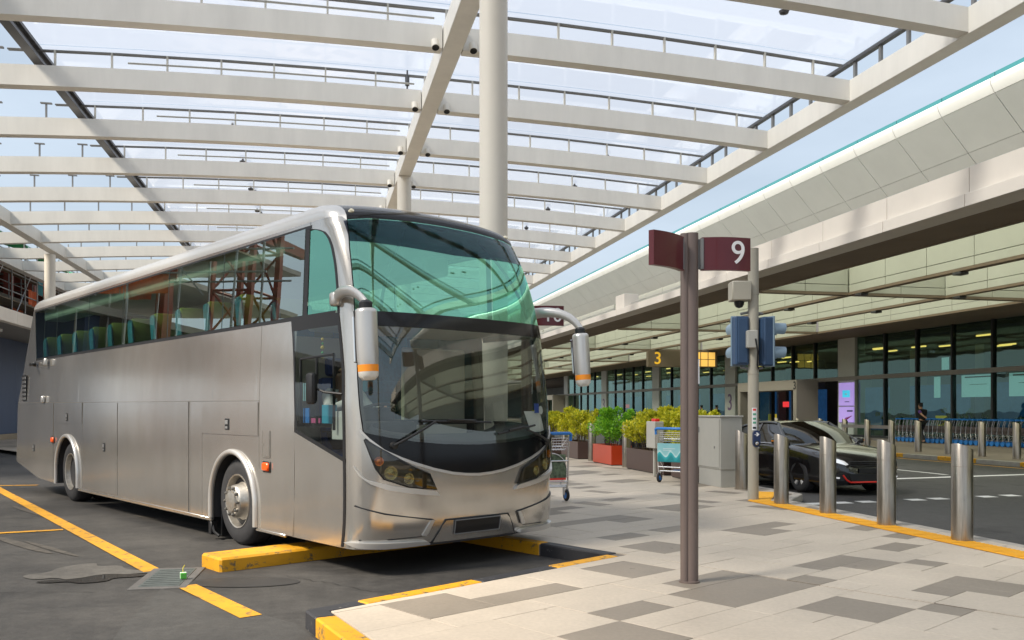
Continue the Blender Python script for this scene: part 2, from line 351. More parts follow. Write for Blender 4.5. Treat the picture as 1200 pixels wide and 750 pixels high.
def tile_mat(name, col, var):
    m, n, l, b = new_mat(name); t = n.new('ShaderNodeTexCoord'); oi = n.new('ShaderNodeObjectInfo')
    gm = n.new('ShaderNodeNewGeometry')
    def noise(sc, det, ro=.6):
        z = n.new('ShaderNodeTexNoise'); z.inputs['Scale'].default_value = sc; z.inputs['Detail'].default_value = det; z.inputs['Roughness'].default_value = ro
        l.new(gm.outputs['Position'], z.inputs['Vector']); return z
    a, c = noise(1.3, 8, .7), noise(30, 4)
    r = n.new('ShaderNodeValToRGB'); r.color_ramp.elements[0].position = .3; r.color_ramp.elements[1].position = .7
    r.color_ramp.elements[0].color = (*[x*(1-var) for x in col], 1); r.color_ramp.elements[1].color = (*[x*(1+var) for x in col], 1); l.new(a.outputs['Fac'], r.inputs['Fac'])
    hv = n.new('ShaderNodeHueSaturation'); mr = n.new('ShaderNodeMapRange'); mr.inputs['To Min'].default_value = .955; mr.inputs['To Max'].default_value = 1.045
    l.new(oi.outputs['Random'], mr.inputs['Value']); l.new(mr.outputs['Result'], hv.inputs['Value']); l.new(r.outputs['Color'], hv.inputs['Color'])
    ov = n.new('ShaderNodeMixRGB'); ov.blend_type = 'OVERLAY'; ov.inputs['Fac'].default_value = .18; l.new(hv.outputs['Color'], ov.inputs['Color1']); l.new(c.outputs['Fac'], ov.inputs['Color2'])
    st = noise(.55, 7, .65); sr = n.new('ShaderNodeMapRange'); sr.inputs['From Min'].default_value = .35; sr.inputs['From Max'].default_value = .65; sr.inputs['To Min'].default_value = .90; sr.inputs['To Max'].default_value = 1.04; l.new(st.outputs['Fac'], sr.inputs['Value'])
    sp = noise(7, 3, .5); pr = n.new('ShaderNodeValToRGB'); pr.color_ramp.elements[0].position = .25; pr.color_ramp.elements[1].position = .30; pr.color_ramp.elements[0].color = (.72, .70, .68, 1); pr.color_ramp.elements[1].color = (1, 1, 1, 1); l.new(sp.outputs['Fac'], pr.inputs['Fac'])
    ms = n.new('ShaderNodeMixRGB'); ms.blend_type = 'MULTIPLY'; ms.inputs['Fac'].default_value = 1; l.new(ov.outputs['Color'], ms.inputs['Color1']); l.new(sr.outputs['Result'], ms.inputs['Color2'])
    ms2 = n.new('ShaderNodeMixRGB'); ms2.blend_type = 'MULTIPLY'; ms2.inputs['Fac'].default_value = 1; l.new(ms.outputs['Color'], ms2.inputs['Color1']); l.new(pr.outputs['Color'], ms2.inputs['Color2'])
    l.new(ms2.outputs['Color'], b.inputs['Base Color'])
    q = n.new('ShaderNodeMapRange'); q.inputs['To Min'].default_value = .42; q.inputs['To Max'].default_value = .75; l.new(a.outputs['Fac'], q.inputs['Value']); l.new(q.outputs['Result'], b.inputs['Roughness'])
    return m
T_L = tile_mat('pale_granite_tile', (.50, .43, .345), .06); T_D = tile_mat('taupe_granite_tile', (.25, .212, .168), .08)
TA = R(47.5); TE1 = Vector((math.sin(TA), math.cos(TA))); TE2 = Vector((math.sin(TA-PI/2), math.cos(TA-PI/2)))
def TP(i, j): return TE1*(3.59+.302*i)+TE2*(2.35+.298*j)
DARK = [(0, 2, 8, 10), (2, 5, 8, 9), (7, 9, 8, 10), (3, 5, 5, 6), (1, 3, 3, 5), (6, 10, 4, 6), (10, 11, 4, 5), (7, 10, 6, 7), (7, 9, 1, 3), (9, 10, 0, 1), (11, 12, 1, 2), (12, 14, 0, 2), (12, 15, 5, 6), (13, 15, 4, 5), (15, 16, 3, 4), (17, 19, 5, 6),
        (11, 13, 10, 12), (12, 14, 13, 14), (15, 17, 13, 14), (13, 18, 17, 18), (16, 18, 16, 17), (-2, 1, 1, 2), (20, 22, 6, 7), (21, 24, 8, 9), (23, 24, 9, 10), (17, 19, 10, 12), (19, 21, 11, 12), (10, 12, -3, -1), (5, 7, -2, -1)]
rng = random.Random(3); grid = {}
I0, I1, J0, J1 = -30, 130, -40, 150
for n_, (a, b_, c, d) in enumerate(DARK):
    for i in range(a, b_):
        for j in range(c, d): grid[i, j] = ('d', n_)
def free(i0, i1, j0, j1): return all((i, j) not in grid for i in range(i0, i1) for j in range(j0, j1))
rects = [(a, b_, c, d, 1) for a, b_, c, d in DARK]
for bi in range(I0, I1, 5):        # the same irregular motif carried on over the rest of the pavement
    for bj in range(J0, J1, 4):
        if (-2 <= bi <= 20 and -4 <= bj <= 13): continue
        for w, h in ((rng.choice((2, 3)), rng.choice((1, 2))), (1, 2), (2, 1)):
            if rng.random() < .52:
                i = bi+rng.randrange(3); j = bj+rng.randrange(3)
                if free(i, i+w, j, j+h):
                    for x in range(i, i+w):
                        for y in range(j, j+h): grid[x, y] = 'd'
                    rects.append((i, i+w, j, j+h, 1))
for j in range(J0, J1):
    for i in range(I0, I1):
        if (i, j) in grid: continue
        for w, h in rng.choice((((3, 2), (2, 2), (2, 1), (1, 1)), ((2, 2), (3, 1), (2, 1), (1, 1)), ((3, 1), (2, 1), (1, 1)))):
            if free(i, i+w, j, j+h): break
        for x in range(i, i+w):
            for y in range(j, j+h): grid[x, y] = 'l'
        rects.append((i, i+w, j, j+h, 0))
def clip(poly, p, nrm):
    out = []; k = len(poly)
    for i in range(k):
        a, b_ = poly[i], poly[(i+1) % k]; da, db = (a-p).dot(nrm), (b_-p).dot(nrm)
        if da >= 0: out.append(a)
        if (da >= 0) != (db >= 0): out.append(a+(b_-a)*(da/(da-db)))
    return out
def hp(a, b_):        # half plane to the left of a->b, inset by the kerb
    d = (b_-a).normalized(); n = Vector((-d.y, d.x)); return (a+n*.15, n)
# three convex pieces that make up the pavement
KE = hp(W(DK0, 0).xy, W(DK0, 10).xy); KE2 = hp(W(DK1, 0).xy, W(DK1, 10).xy)
front_l = hp(P2, P1); left_l = hp(P1, PK); left2 = hp(PK, PL); bay_r = hp(Q1, P2); back_r = hp(Q3, Q2); endr = hp(Q2, Q1)
n95 = (W(0, SJ).xy, W(0, 1).xy-W(0, 0).xy)
R_far = [hp(Q3, Q2), KE2, (W(0, 80).xy, -(W(0, 1)-W(0, 0)).xy), (BU(0, 2.95), VB), n95]
R_mid = [(BU(0, 2.95), VB), hp(Q3, Q2), KE, (n95[0], -n95[1]), (W(0, -6).xy, n95[1])]
R_two = [(BU(0, 2.95)+VB*.15, -VB), bay_r, endr, KE, (n95[0], -n95[1])]
R_thr = [front_l, left_l, left2, (BU(0, 2.10)+VB*.15, -VB), KE]
R_two2 = R_two
def region_clip(poly):
    res = []
    for reg in (R_far, R_mid, R_two, R_thr):
        p = poly
        for pt, nr in reg:
            p = clip(p, pt, nr)
            if len(p) < 3: break
        if len(p) >= 3: res.append(p)
    return res
tiles = []
for (a, b_, c, d, dk) in rects:
    ctr = TP((a+b_)/2, (c+d)/2)
    if ctr.y < -2 or ctr.x > 9 or ctr.y > 60: continue
    quad = [TP(a, c), TP(b_, c), TP(b_, d), TP(a, d)]
    cx = sum(quad, Vector((0, 0)))/4
    quad = [q+(cx-q).normalized()*.0042 for q in quad]
    if (quad[1]-quad[0]).cross(quad[2]-quad[1]) < 0: quad.reverse()
    for p in region_clip(quad):
        ar = abs(sum(p[i].x*p[(i+1) % len(p)].y-p[(i+1) % len(p)].x*p[i].y for i in range(len(p))))/2
        if ar > 2e-4:
            c_ = sum(p, Vector((0, 0)))/len(p)
            vis = c_.y > 3.2 and abs(c_.x)/max(.1, c_.y) < .62 and ar > .01
            tiles.append((p, dk, ar/max(1, c_.y)**3 if vis else 0, c_))
tiles.sort(key=lambda t: -t[2])
def tile_geo(mb, p, z, mi=0, ofs=Vector((0, 0))):
    n = len(p); ch = .002; c_ = sum(p, Vector((0, 0)))/n
    lo = [(q.x-ofs.x, q.y-ofs.y, z-.012) for q in p]; md = [(q.x-ofs.x, q.y-ofs.y, z-ch) for q in p]
    up = [q+(c_-q).normalized()*ch for q in p]; up = [(q.x-ofs.x, q.y-ofs.y, z) for q in up]
    mb.add(lo+md+up, [tuple(range(2*n, 3*n))]+[(i, (i+1) % n, n+(i+1) % n, n+i) for i in range(n)]+[(n+i, n+(i+1) % n, 2*n+(i+1) % n, 2*n+i) for i in range(n)], mi)
for p, dk, sc_, c_ in tiles[:300]:
    t = MB(); tile_geo(t, p, rng.uniform(-.0012, .0012), 0, c_); t.build('tile', T_D if dk else T_L, pave, loc=(c_.x, c_.y, 0))
t = MB()
for p, dk, sc_, c_ in tiles[300:]: tile_geo(t, p, rng.uniform(-.001, .001), dk)
tag(t.build('tile_field', [T_L, T_D], pave), kind='stuff')

STONE = mat('grey_kerb_stone', (.36, .33, .29), .8, var=.15, scale=5)
def kerb(poly, colours, name='kerb_stone', length=1.0, wid=.15, parent=None, top=.0015, first=None):
    for a, b_ in zip(poly, poly[1:]):
        a, b_ = Vector(a), Vector(b_); d = b_-a; L = d.length; d.normalize(); n = Vector((-d.y, d.x)); cuts = [0.]
        k = 0
        while cuts[-1] < L-1e-4:
            cuts.append(min(L, cuts[-1]+(first[k] if first and k < len(first) else length))); k += 1
        for i, (u, v) in enumerate(zip(cuts, cuts[1:])):
            if v-u < .05: continue
            m_ = colours[i % len(colours)]; o = a+d*(u+.004)-n*.007
            Mx = Matrix(((d.x, n.x, 0, 0), (d.y, n.y, 0, 0), (0, 0, 1, 0), (0, 0, 0, 1)))
            q = MB(); q.box((0, 0, GA-.04), (v-u-.008, wid, top), 0, Mx, ch=.012); q.build(name, m_, parent, loc=(o.x, o.y, 0), smooth=30)
kerb([P2, P1], [YEL, BLK, YEL, BLK], parent=pave, first=[.86, .92, 1.15, .6])
kerb([P1, PK, PL], [BLK, YEL, YEL], parent=pave, first=[.26, 1.1, 1.1], top=.0035)
kerb([Q1, P2], [YEL, BLK], parent=pave, first=[1.75, 1.2], top=.0035)
kerb([Q3, Q2], [STONE], parent=pave, length=1.2); kerb([Q2, Q1], [YEL], parent=pave)
kerb(E_, [STONE], parent=pave, length=1.2)
# bay stop: the long yellow block the coach has been driven up to
blk = thing('parking_block', 'long yellow chipped concrete block across the bay in front of the coach wheels', 'parking block', (*BU(1.0, -.80), GA), R(-48.0))
q = MB(); q.box((0, .0, -.03), (.44, 2.80, .132), 0, ch=.02)
q.build('block', YEL, blk, smooth=30)
# tactile strip beside the bollards
strip_ = struct(MB().add([W(6.50, -6, .003), W(6.84, -6, .003), W(6.84, 12.45, .003), W(6.50, 12.45, .003)], [(0, 1, 2, 3)]).build('tactile_strip', YEL))
TY = mat('yellow_tactile_tile', (.80, .40, .02), .6, var=.12, scale=6)
tm = MB(); tm.box((0, 0, -.0), (.326, .292, .006), 0, ch=.002)
for i in range(5): tm.box((.012, .018+i*.056, .006), (.314, .050+i*.056, .012), 0, ch=.003)
tme = tm.mesh('tactile_tile', TY)
for i in range(62): ob('tactile_tile', tme, strip_, W(6.506, -6+i*.2975, .004), (0, 0, RZ))
q = MB(); q.box((0, 0, -.01), (.34, 3.2, .008)); 
bend = thing('tactile_bend', 'short yellow tactile strip turning behind the traffic light pole', 'tactile strip', W(6.55, 12.5, 0), RZ-R(38)*-1)
bend.rotation_euler = (0, 0, RZ+R(-33))
for i in range(5): ob('tactile_tile', tme, bend, (0, i*.2975, .004))

# terminal side pavement and its painted kerb
g = MB(); g.prism([tuple(W(18.55, -40).xy), tuple(W(27.6, -40).xy), tuple(W(27.6, 200).xy), tuple(W(18.55, 200).xy)], GA-.05, -.002); tp = struct(g.build('terminal_pavement', mat('terminal_pavement_stone', (.20, .165, .13), .7, var=.15, scale=1.2)))
kerb([W(18.4, 100).xy, W(18.4, -10).xy], [YEL, STONE], parent=tp, length=1.6, wid=.16)
# drain cover and dropped drink carton
dr = thing('drain_cover', 'square grey metal drain cover set in the asphalt at the end of the yellow line', 'drain cover', (-3.12, 7.99, GA), R(10))
q = MB(); q.box((-.24, -.5, -.03), (.24, .5, .010), 0, ch=.004); q.build('frame', mat('drain_frame_concrete', (.11, .105, .10), .8, var=.2, scale=8), dr)
q = MB(); q.box((-.17, -.42, .0), (.17, .42, .015), 0, ch=.003)
for i in range(9): q.box((-.15, -.38+i*.09, .015), (.15, -.335+i*.09, .018))
q.build('lid', mat('green_grey_iron', (.10, .115, .11), .6, .3, var=.2, scale=10), dr)
jc = thing('drink_carton', 'small green and white drink carton with a straw lying on the drain cover', 'drink carton', (-2.955, 7.90, GA+.019), R(25)); jc.scale = (.85, .85, .85)
q = MB(); q.box((-.03, -.045, 0), (.03, .045, .062), 0, ch=.004); q.box((-.0305, -.02, .0), (.0305, .02, .0625), 1); q.build('carton', [mat('carton_green', (.10, .45, .06), .5), M['white']], jc)
q = MB(); q.tube([(.0, .03, .06), (.0, .045, .10), (.02, .05, .13)], .004, 6); q.build('straw', mat('yellow_straw', (.85, .7, .05), .5), jc, smooth=60)
# ================================================================== the coach
# local frame: x forward (0 at the front axle), y across from the driver's side, z up from the asphalt
BW = 2.5
BUS_O = (-3.118, 9.882, GA); BUS_RZ = R(-48.0)
CW_ = [(.2, 2.70), (.3, 2.74), (.5, 2.77), (.9, 2.78), (1.3, 2.76), (1.9, 2.72), (2.4, 2.63), (2.8, 2.52), (3.1, 2.40), (3.3, 2.29), (3.45, 2.17)]
TUM = [(0, 0), (1.6, 0), (3.4, .07)]
def _spl(tab, x):      # smooth side profile of the nose
    if x >= .9: return (((-.01824757*x+.11126122)*x-.30007327)*x+.31805695)*x+2.66613535
    h = .12; return (interp(tab, x-h)+2*interp(tab, x)+interp(tab, x+h))/4
FR, FN, FQ = .42, 3.6, .05
def _drop(t):
    t = min(1, abs(t)); return FR*(1-(1-t**FN)**(1/FN))+FQ*t*t
_pl = []
for i in range(801):
    t = math.sin(-PI/2+PI*i/800); _pl.append((-_drop(t), BW/2+BW/2*t))
_arc = [0]
for a, b in zip(_pl, _pl[1:]): _arc.append(_arc[-1]+math.hypot(b[0]-a[0], b[1]-a[1]))
FL = _arc[-1]            # arc length round the nose, about 3.01
def nose_plan(s):
    if s <= 0: return _pl[0][0]+s, _pl[0][1]
    if s >= FL: return _pl[-1][0]-(s-FL), _pl[-1][1]
    i = max(1, bisect_left(_arc, s)); f = (s-_arc[i-1])/max(1e-9, _arc[i]-_arc[i-1])
    return lerp(_pl[i-1][0], _pl[i][0], f), lerp(_pl[i-1][1], _pl[i][1], f)
def NS(s, w, off=0.):    # point on the nose surface, off metres proud of it
    e = .004
    d, v = nose_plan(s); d1, v1 = nose_plan(s-e); d2, v2 = nose_plan(s+e)
    tx, ty = d2-d1, v2-v1; L = math.hypot(tx, ty) or 1
    nx, ny = -ty/L*-1, tx/L*-1     # outward normal in plan
    k = interp(TUM, w); cw = _spl(CW_, w)
    slope = (_spl(CW_, w+.03)-_spl(CW_, w-.03))/.06
    nz = -slope*max(0, nx); q = math.sqrt(1+nz*nz)
    return Vector((cw+d+nx*off/q, BW/2+(v-BW/2)*(1-k/(BW/2))+ny*off/q, w+nz*off/q))
def side_pt(u, w, off=0., right=False):
    k = interp(TUM, w)
    return Vector((u, BW-k+off, w)) if right else Vector((u, k-off, w))
def nose_cols(s0, s1, bot, top, off=0.):
    return lambda p, q: NS(lerp(s0, s1, p), lerp(bot(lerp(s0, s1, p)), top(lerp(s0, s1, p)), q), off)
def poly_cols(poly):     # lower and upper edge of a polygon that has one span per column
    def span(x):
        ys = []
        for (a, b), (c, d) in zip(poly, poly[1:]+poly[:1]):
            if min(a, c)-1e-9 <= x <= max(a, c)+1e-9:
                ys += [b, d] if abs(c-a) < 1e-9 else [b+(d-b)*(x-a)/(c-a)]
        return min(ys), max(ys)
    xs = [p[0] for p in poly]; return min(xs), max(xs), span
def poly_patch(mb, poly, off, n=24, m=4, mi=0, th=None, edge=None):
    x0, x1, sp = poly_cols(poly); e = (x1-x0)*.004; x0 += e; x1 -= e
    f = lambda p, q, o=0.: NS(lerp(x0, x1, p), lerp(*sp(lerp(x0, x1, p)), q), off+o)
    if th: mb.plate(f, n, m, th, mi, edge)
    else: mb.patch(f, n, m, mi)
def mirror_poly(poly): return [(FL-x, y) for x, y in poly]

def bus_paint():
    m, n, l, b = new_mat('silver_champagne_coach_paint')
    b.inputs['Base Color'].default_value = (.56, .53, .485, 1); b.inputs['Metallic'].default_value = .80; b.inputs['Roughness'].default_value = .2
    b.inputs['Coat Weight'].default_value = .25; b.inputs['Coat Roughness'].default_value = .12
    t = n.new('ShaderNodeTexCoord'); z2 = n.new('ShaderNodeTexNoise'); z2.inputs['Scale'].default_value = 1.1; z2.inputs['Detail'].default_value = 2
    q = n.new('ShaderNodeMapRange'); q.inputs['To Min'].default_value = .13; q.inputs['To Max'].default_value = .21
    l.new(t.outputs['Object'], z2.inputs['Vector']); l.new(z2.outputs['Fac'], q.inputs['Value']); l.new(q.outputs['Result'], b.inputs['Roughness'])
    mp_ = n.new('ShaderNodeMapping'); mp_.inputs['Scale'].default_value = (2, 2, .9); z3 = n.new('ShaderNodeTexNoise'); z3.inputs['Scale'].default_value = 1.6; z3.inputs['Detail'].default_value = 8; z3.inputs['Roughness'].default_value = .7
    rr = n.new('ShaderNodeValToRGB'); rr.color_ramp.elements[0].position = .30; rr.color_ramp.elements[1].position = .62; rr.color_ramp.elements[0].color = (.52, .49, .445, 1); rr.color_ramp.elements[1].color = (.59, .565, .525, 1)
    l.new(t.outputs['Object'], mp_.inputs['Vector']); l.new(mp_.outputs['Vector'], z3.inputs['Vector']); l.new(z3.outputs['Fac'], rr.inputs['Fac']); l.new(rr.outputs['Color'], b.inputs['Base Color'])
    return m
PAINT = bus_paint()
PAINT2 = mat('trim_and_skylit_roof_silver', (.62, .60, .57), .28, .6, coat=.3)  # pale trim; on the roof, sky reflection put into the colour
SEAMC = mat('panel_gap', (.15, .14, .125), .6)
G_SIDE = glass('green_tinted_window_glass', (.60, .82, .71), (.92, 1.0, .95), .30, 1.55, wavy=.010, wscale=.9)
G_UP = glass('green_upper_windscreen_glass', (.38, .74, .57), (.42, .92, .70), .34, 1.6, wavy=.004, wscale=.5)
G_LOW = glass('lower_windscreen_glass', (.74, .77, .73), (.95, .97, .93), .07, 1.55)
G_DOOR = glass('door_window_glass', (.55, .60, .58), (1, 1, 1), .03, 1.45)
G_LENS = glass('smoked_headlamp_lens', (.50, .48, .36), (1, 1, 1), .05, 1.5)
SEAT_B = mat('blue_teal_seat_fabric', (.02, .17, .26), .8, var=.25, scale=20)
SEAT_H = mat('olive_headrest_cloth', (.30, .30, .06), .85)
INT = mat('grey_coach_trim', (.42, .41, .38), .7)
INT_D = mat('dark_coach_trim', (.035, .035, .038), .7)

def arch_fn(uc, r, wc=.48, base=.26):
    return lambda u: wc+math.sqrt(max(0, r*r-(u-uc)**2))
SEAM = lambda w: interp([(.25, .05), (1.06, .035), (1.9, .06), (2.42, .02)], w)
WS_L = lambda w: interp([(1.34, .273), (1.52, .252), (1.8, .236), (2.3, .236), (2.46, .242), (2.8, .262), (3.05, .285), (3.38, .35)], w)
FW_R = lambda w: interp([(2.445, .04), (2.915, .09), (3.1, .10), (3.2, .085), (3.27, .03), (3.31, -.08), (3.335, -.2)], w)
_sym = lambda tab: (lambda s: interp(tab, s if s <= FL/2 else FL-s))
GB = _sym([(.25, 1.335), (.32, 1.315), (.5, 1.28), (.77, 1.236), (1.1, 1.205), (1.505, 1.19)])
MBT = _sym([(.255, 1.345), (.33, 1.262), (.47, 1.152), (.62, 1.085), (.76, 1.033), (.97, .97), (1.18, .925), (1.35, .905), (1.505, .898)])
WST = _sym([(.34, 3.362), (.57, 3.392), (1.05, 3.42), (1.505, 3.43)])
UR = lambda w: interp([(.29, -8.21), (.53, -9.80), (1.66, -9.70), (2.08, -9.45), (2.45, -9.28), (3.4, -8.80)], w)
def SE(w): return NS(0, w).x       # where the flat side ends and the nose begins

bus = thing('coach_bus', 'silver tour coach parked in the bay beside the number 9 post', 'bus', BUS_O, BUS_RZ)
# ---- body shell
b = MB(); wall = lambda right: (lambda u, w: side_pt(u, w, 0., right))
RWU, FWU, AR_R, AR_F = -6.42, -.04, .62, .58
for right in (False, True):
    P = wall(right)
    def cols(u0, u1, bot, top, n, m=6):
        b.patch(lambda p, q: P(lerp(u0, u1, p), lerp(bot(lerp(u0, u1, p)), top(lerp(u0, u1, p)), q)), n, m)
    TOPW = lambda u: 2.45
    low = lambda u: interp([(-8.21, .29), (-7.04, .27), (2.4, .25)], u) if u > -8.21 else lerp(.29, .53, (-8.21-u)/1.59)
    b.patch(lambda p, q: P(lerp(UR(lerp(.53, 2.45, q)), -8.21, p), lerp(lerp(.53, .29, p), 2.45, q)), 8, 8)
    cols(-8.21, RWU-AR_R, low, TOPW, 4)
    n = 28
    for uc, r in ((RWU, AR_R), (FWU, AR_F)):
        cols(uc-r, uc+r, arch_fn(uc, r), TOPW, n)
    cols(RWU+AR_R, FWU-AR_F, low, TOPW, 12)
    cols(FWU+AR_F, 1.38, low, TOPW, 4)
    if not right:
        dl = lambda s: lerp(1.31, 1.045, min(1, max(0, (SE(1.2)+s-1.38)/(2.33+.03-1.38))))
        s0 = 1.38-SE(1.2)
        b.patch(lambda p, q: NS(lerp(s0, SEAM(lerp(.25, 1.1, q)), p), lerp(lerp(.25, .25, p), dl(lerp(s0, .04, p)), q)), 12, 8)
        b.patch(lambda p, q: NS(lerp(1.38-SE(w_), SEAM(w_)-.02, p) if False else lerp(1.38-SE(2.4), .02, p), lerp(2.375, 2.45, q)), 6, 1)
    else:
        b.patch(lambda p, q: NS(FL+lerp(SE(1.2)-1.38, -.05, p), lerp(.25, .55, q)), 8, 3)
        b.patch(lambda p, q: NS(FL+lerp(SE(2.4)-1.38, -.05, p), lerp(2.33, 2.45, q)), 6, 1)
    # post behind the windows at the tail and the roof edge over them
    tailu = lambda w: interp([(2.45, -8.48), (3.38, -8.70)], w)
    b.patch(lambda p, q: P(lerp(UR(lerp(2.45, 3.4, q)), tailu(lerp(2.45, 3.4, q)), p), lerp(2.45, 3.4, q)), 4, 6)
    b.patch(lambda p, q: P(lerp(-8.72, 1.60, p), lerp(3.36, 3.40, q)), 20, 1)
    # front corner pillar with the end of the side glazing cut out of it
    S_ = (lambda s, w, o=0.: NS(s, w, o)) if not right else (lambda s, w, o=0.: NS(FL-s, w, o))
    b.patch(lambda p, q: S_(lerp(FW_R(lerp(2.45, 3.335, q)), WS_L(lerp(2.45, 3.335, q)), p), lerp(2.45, 3.335, q)), 10, 24)
    b.patch(lambda p, q: S_(lerp(lerp(-.2, 1.60-SE(3.36), q), WS_L(3.36), p), lerp(3.335, 3.40, q)), 12, 2)
    b.patch(lambda p, q: S_(lerp(1.60-SE(3.3), -.19, p), lerp(lerp(3.36, 3.335, p), 3.345, q)), 3, 1)
    b.patch(lambda p, q: S_(lerp(SEAM(lerp(1.34, 2.45, q)), WS_L(lerp(1.34, 2.45, q)), p), lerp(1.34, 2.45, q)), 6, 16)
    # bumper: corner to the mask edge
    b.patch(lambda p, q: S_(lerp(SEAM(lerp(.25, 1.34, q)), .258, p), lerp(.25, 1.342, q)), 6, 16)
b.patch(nose_cols(.258, FL-.258, lambda s: interp([(0, .25), (.9, .25), (1.0, .30), (2.0, .30), (2.1, .25), (3.1, .25)], s), MBT), 60, 14)
# tail
b.patch(lambda p, q: Vector((UR(lerp(.45, 3.4, q))-.14*(1-abs(2*p-1)**6), lerp(interp(TUM, lerp(.45, 3.4, q)), BW-interp(TUM, lerp(.45, 3.4, q)), p), lerp(.45, 3.4, q))), 20, 20)
body = b.build('body', PAINT, bus, smooth=28, fix=True, weld=.0015)
# ---- roof: rounded rails all round and a crowned top; the black cap over the windscreen is a part of its own
def roofz(y): return 3.685-.075*((y-BW/2)/1.0)**2
def roof_pt(P0, P1, q):
    c, s_ = 1-math.cos(q*PI/2), math.sin(q*PI/2)
    return Vector((lerp(P0.x, P1.x, c), lerp(P0.y, P1.y, c), lerp(P0.z, P1.z, s_)))
def roof_edge(kind, p):
    if kind == 'nose':
        s = p; P0 = NS(s, 3.40 if not (.345 < s < FL-.345) else max(3.36, WST(s)-.004)); y1 = BW/2+(P0.y-BW/2)*.76; return P0, Vector((1.15, y1, roofz(y1)))
    u = p; f = (u+8.8)/(SE(3.4)+8.8); return None
rf = MB()
for right in (False, True):
    P = wall(right)
    y1 = BW/2+(interp(TUM, 3.4)-BW/2)*.76; y1 = BW-y1 if right else y1
    rf.patch(lambda p, q: roof_pt(P(lerp(-8.80, SE(3.40), p), 3.40), Vector((lerp(-8.5, 1.15, p), y1, roofz(y1))), q), 24, 8)
    srange = (0, .352) if not right else (FL, FL-.352)
    rf.patch(lambda p, q: roof_pt(*roof_edge('nose', lerp(*srange, p)), q), 10, 8)
rf.patch(lambda p, q: (lambda y0, y1: roof_pt(Vector((-8.80-.14*(1-abs(2*p-1)**6), y0, 3.40)), Vector((-8.5, y1, roofz(y1))), q))(lerp(.07, 2.43, p), BW/2+(lerp(.07, 2.43, p)-BW/2)*.76), 16, 8)
ya, yb = BW/2-.897, BW/2+.897
rf.patch(lambda p, q: Vector((lerp(-8.5, 1.15, p), lerp(ya, yb, q), roofz(lerp(ya, yb, q)))), 6, 12)
rf.build('roof', PAINT2, bus, smooth=40, weld=.0015)  # same silver as the body, lightened to stand for reflected bright sky
cp = MB()
cp.patch(lambda p, q: roof_pt(*roof_edge('nose', lerp(.352, FL-.352, p)), q), 40, 12)
cp.build('roof_cap', M['black_gloss'], bus, smooth=50)
for s in (.42, FL-.42):
    P0 = roof_pt(*roof_edge('nose', s), .22); mk = MB(); mk.lathe([(.0, .03), (.022, .026), (.03, .0), (.03, -.02)], 12, M=Matrix.Translation(P0+Vector((-.008, 0, -.006))) @ Matrix.Rotation(R(48), 4, 'Y'))
    mk.build('marker_light', mat('clear_marker_lens', (.75, .68, .5), .2), bus, smooth=40)

# ---- seams, hatches and fittings on the driver's side
sm = MB()
def strip(u0, w0, u1, w1, t=.003):
    if abs(u1-u0) < 1e-6: sm.patch(lambda p, q: side_pt(u0+lerp(-t, t, p), lerp(w0, w1, q), .0025), 1, 8)
    else: sm.patch(lambda p, q: side_pt(lerp(u0, u1, p), lerp(w0, w1, p)+lerp(-t, t, q), .0025), 12, 1)
hatches = [(-8.9, -7.24, .36, 1.655), (-7.20, -5.60, 1.30, 1.655), (-5.04, -3.92, .28, 1.64), (-3.90, -1.30, .26, 1.64), (-.90, .59, 1.245, 1.62)]
for i, (u0, u1, w0, w1) in enumerate(hatches):
    h = MB(); g = .007
    slant = i == 0
    def hp(p, q, o):
        uu = lerp(lerp(UR(lerp(.60, w1, q))+.10, u0, 0) if slant else u0+g, u1-g, p)
        ww = lerp(lerp(.56, .33, p) if slant else w0+g, w1-g, q)
        return side_pt(uu, ww, o+.0005)
    h.plate(hp, 10, 6, .006, 0, 1)
    ho = h.build('luggage_hatch', [PAINT, SEAMC], bus, smooth=30)
    lu, lw = [(-8.5, .83), (-6.41, 1.41), (-4.51, .97), (None, None), (-.18, 1.37)][i]
    if lu is not None:
        k = MB(); k.box((lu-.055, -.014, lw-.065), (lu+.055, -.004, lw+.065), 0, ch=.004); k.box((lu-.035, -.022, lw-.005), (lu+.035, -.012, lw+.045), 1, ch=.004); k.box((lu-.03, -.02, lw-.05), (lu+.03, -.012, lw-.025), 1)
        k.build('latch', [M['black'], M['grey2']], ho)
strip(-1.27, .26, -1.27, 1.64); strip(-.90, .26, -.90, 1.62); strip(.60, .9, .60, 2.44, .003); strip(-9.66, 1.665, .6, 1.632, .003); strip(-5.58, .3, -5.58, 1.3, .004)
strip(-7.22, 1.1, -7.22, 1.66); strip(-3.91, .27, -3.91, .85, .012)
sm.build('panel_seam', SEAMC, bus)
k = MB()                                            # skirt rail along the sill
k.box((RWU+AR_R, -.012, .225), (FWU-AR_F-.0, .02, .268), 0, ch=.006); k.box((FWU+AR_F, -.01, .228), (1.2, .02, .258), 0, ch=.006)
k.build('sill_trim', PAINT, bus, smooth=40)
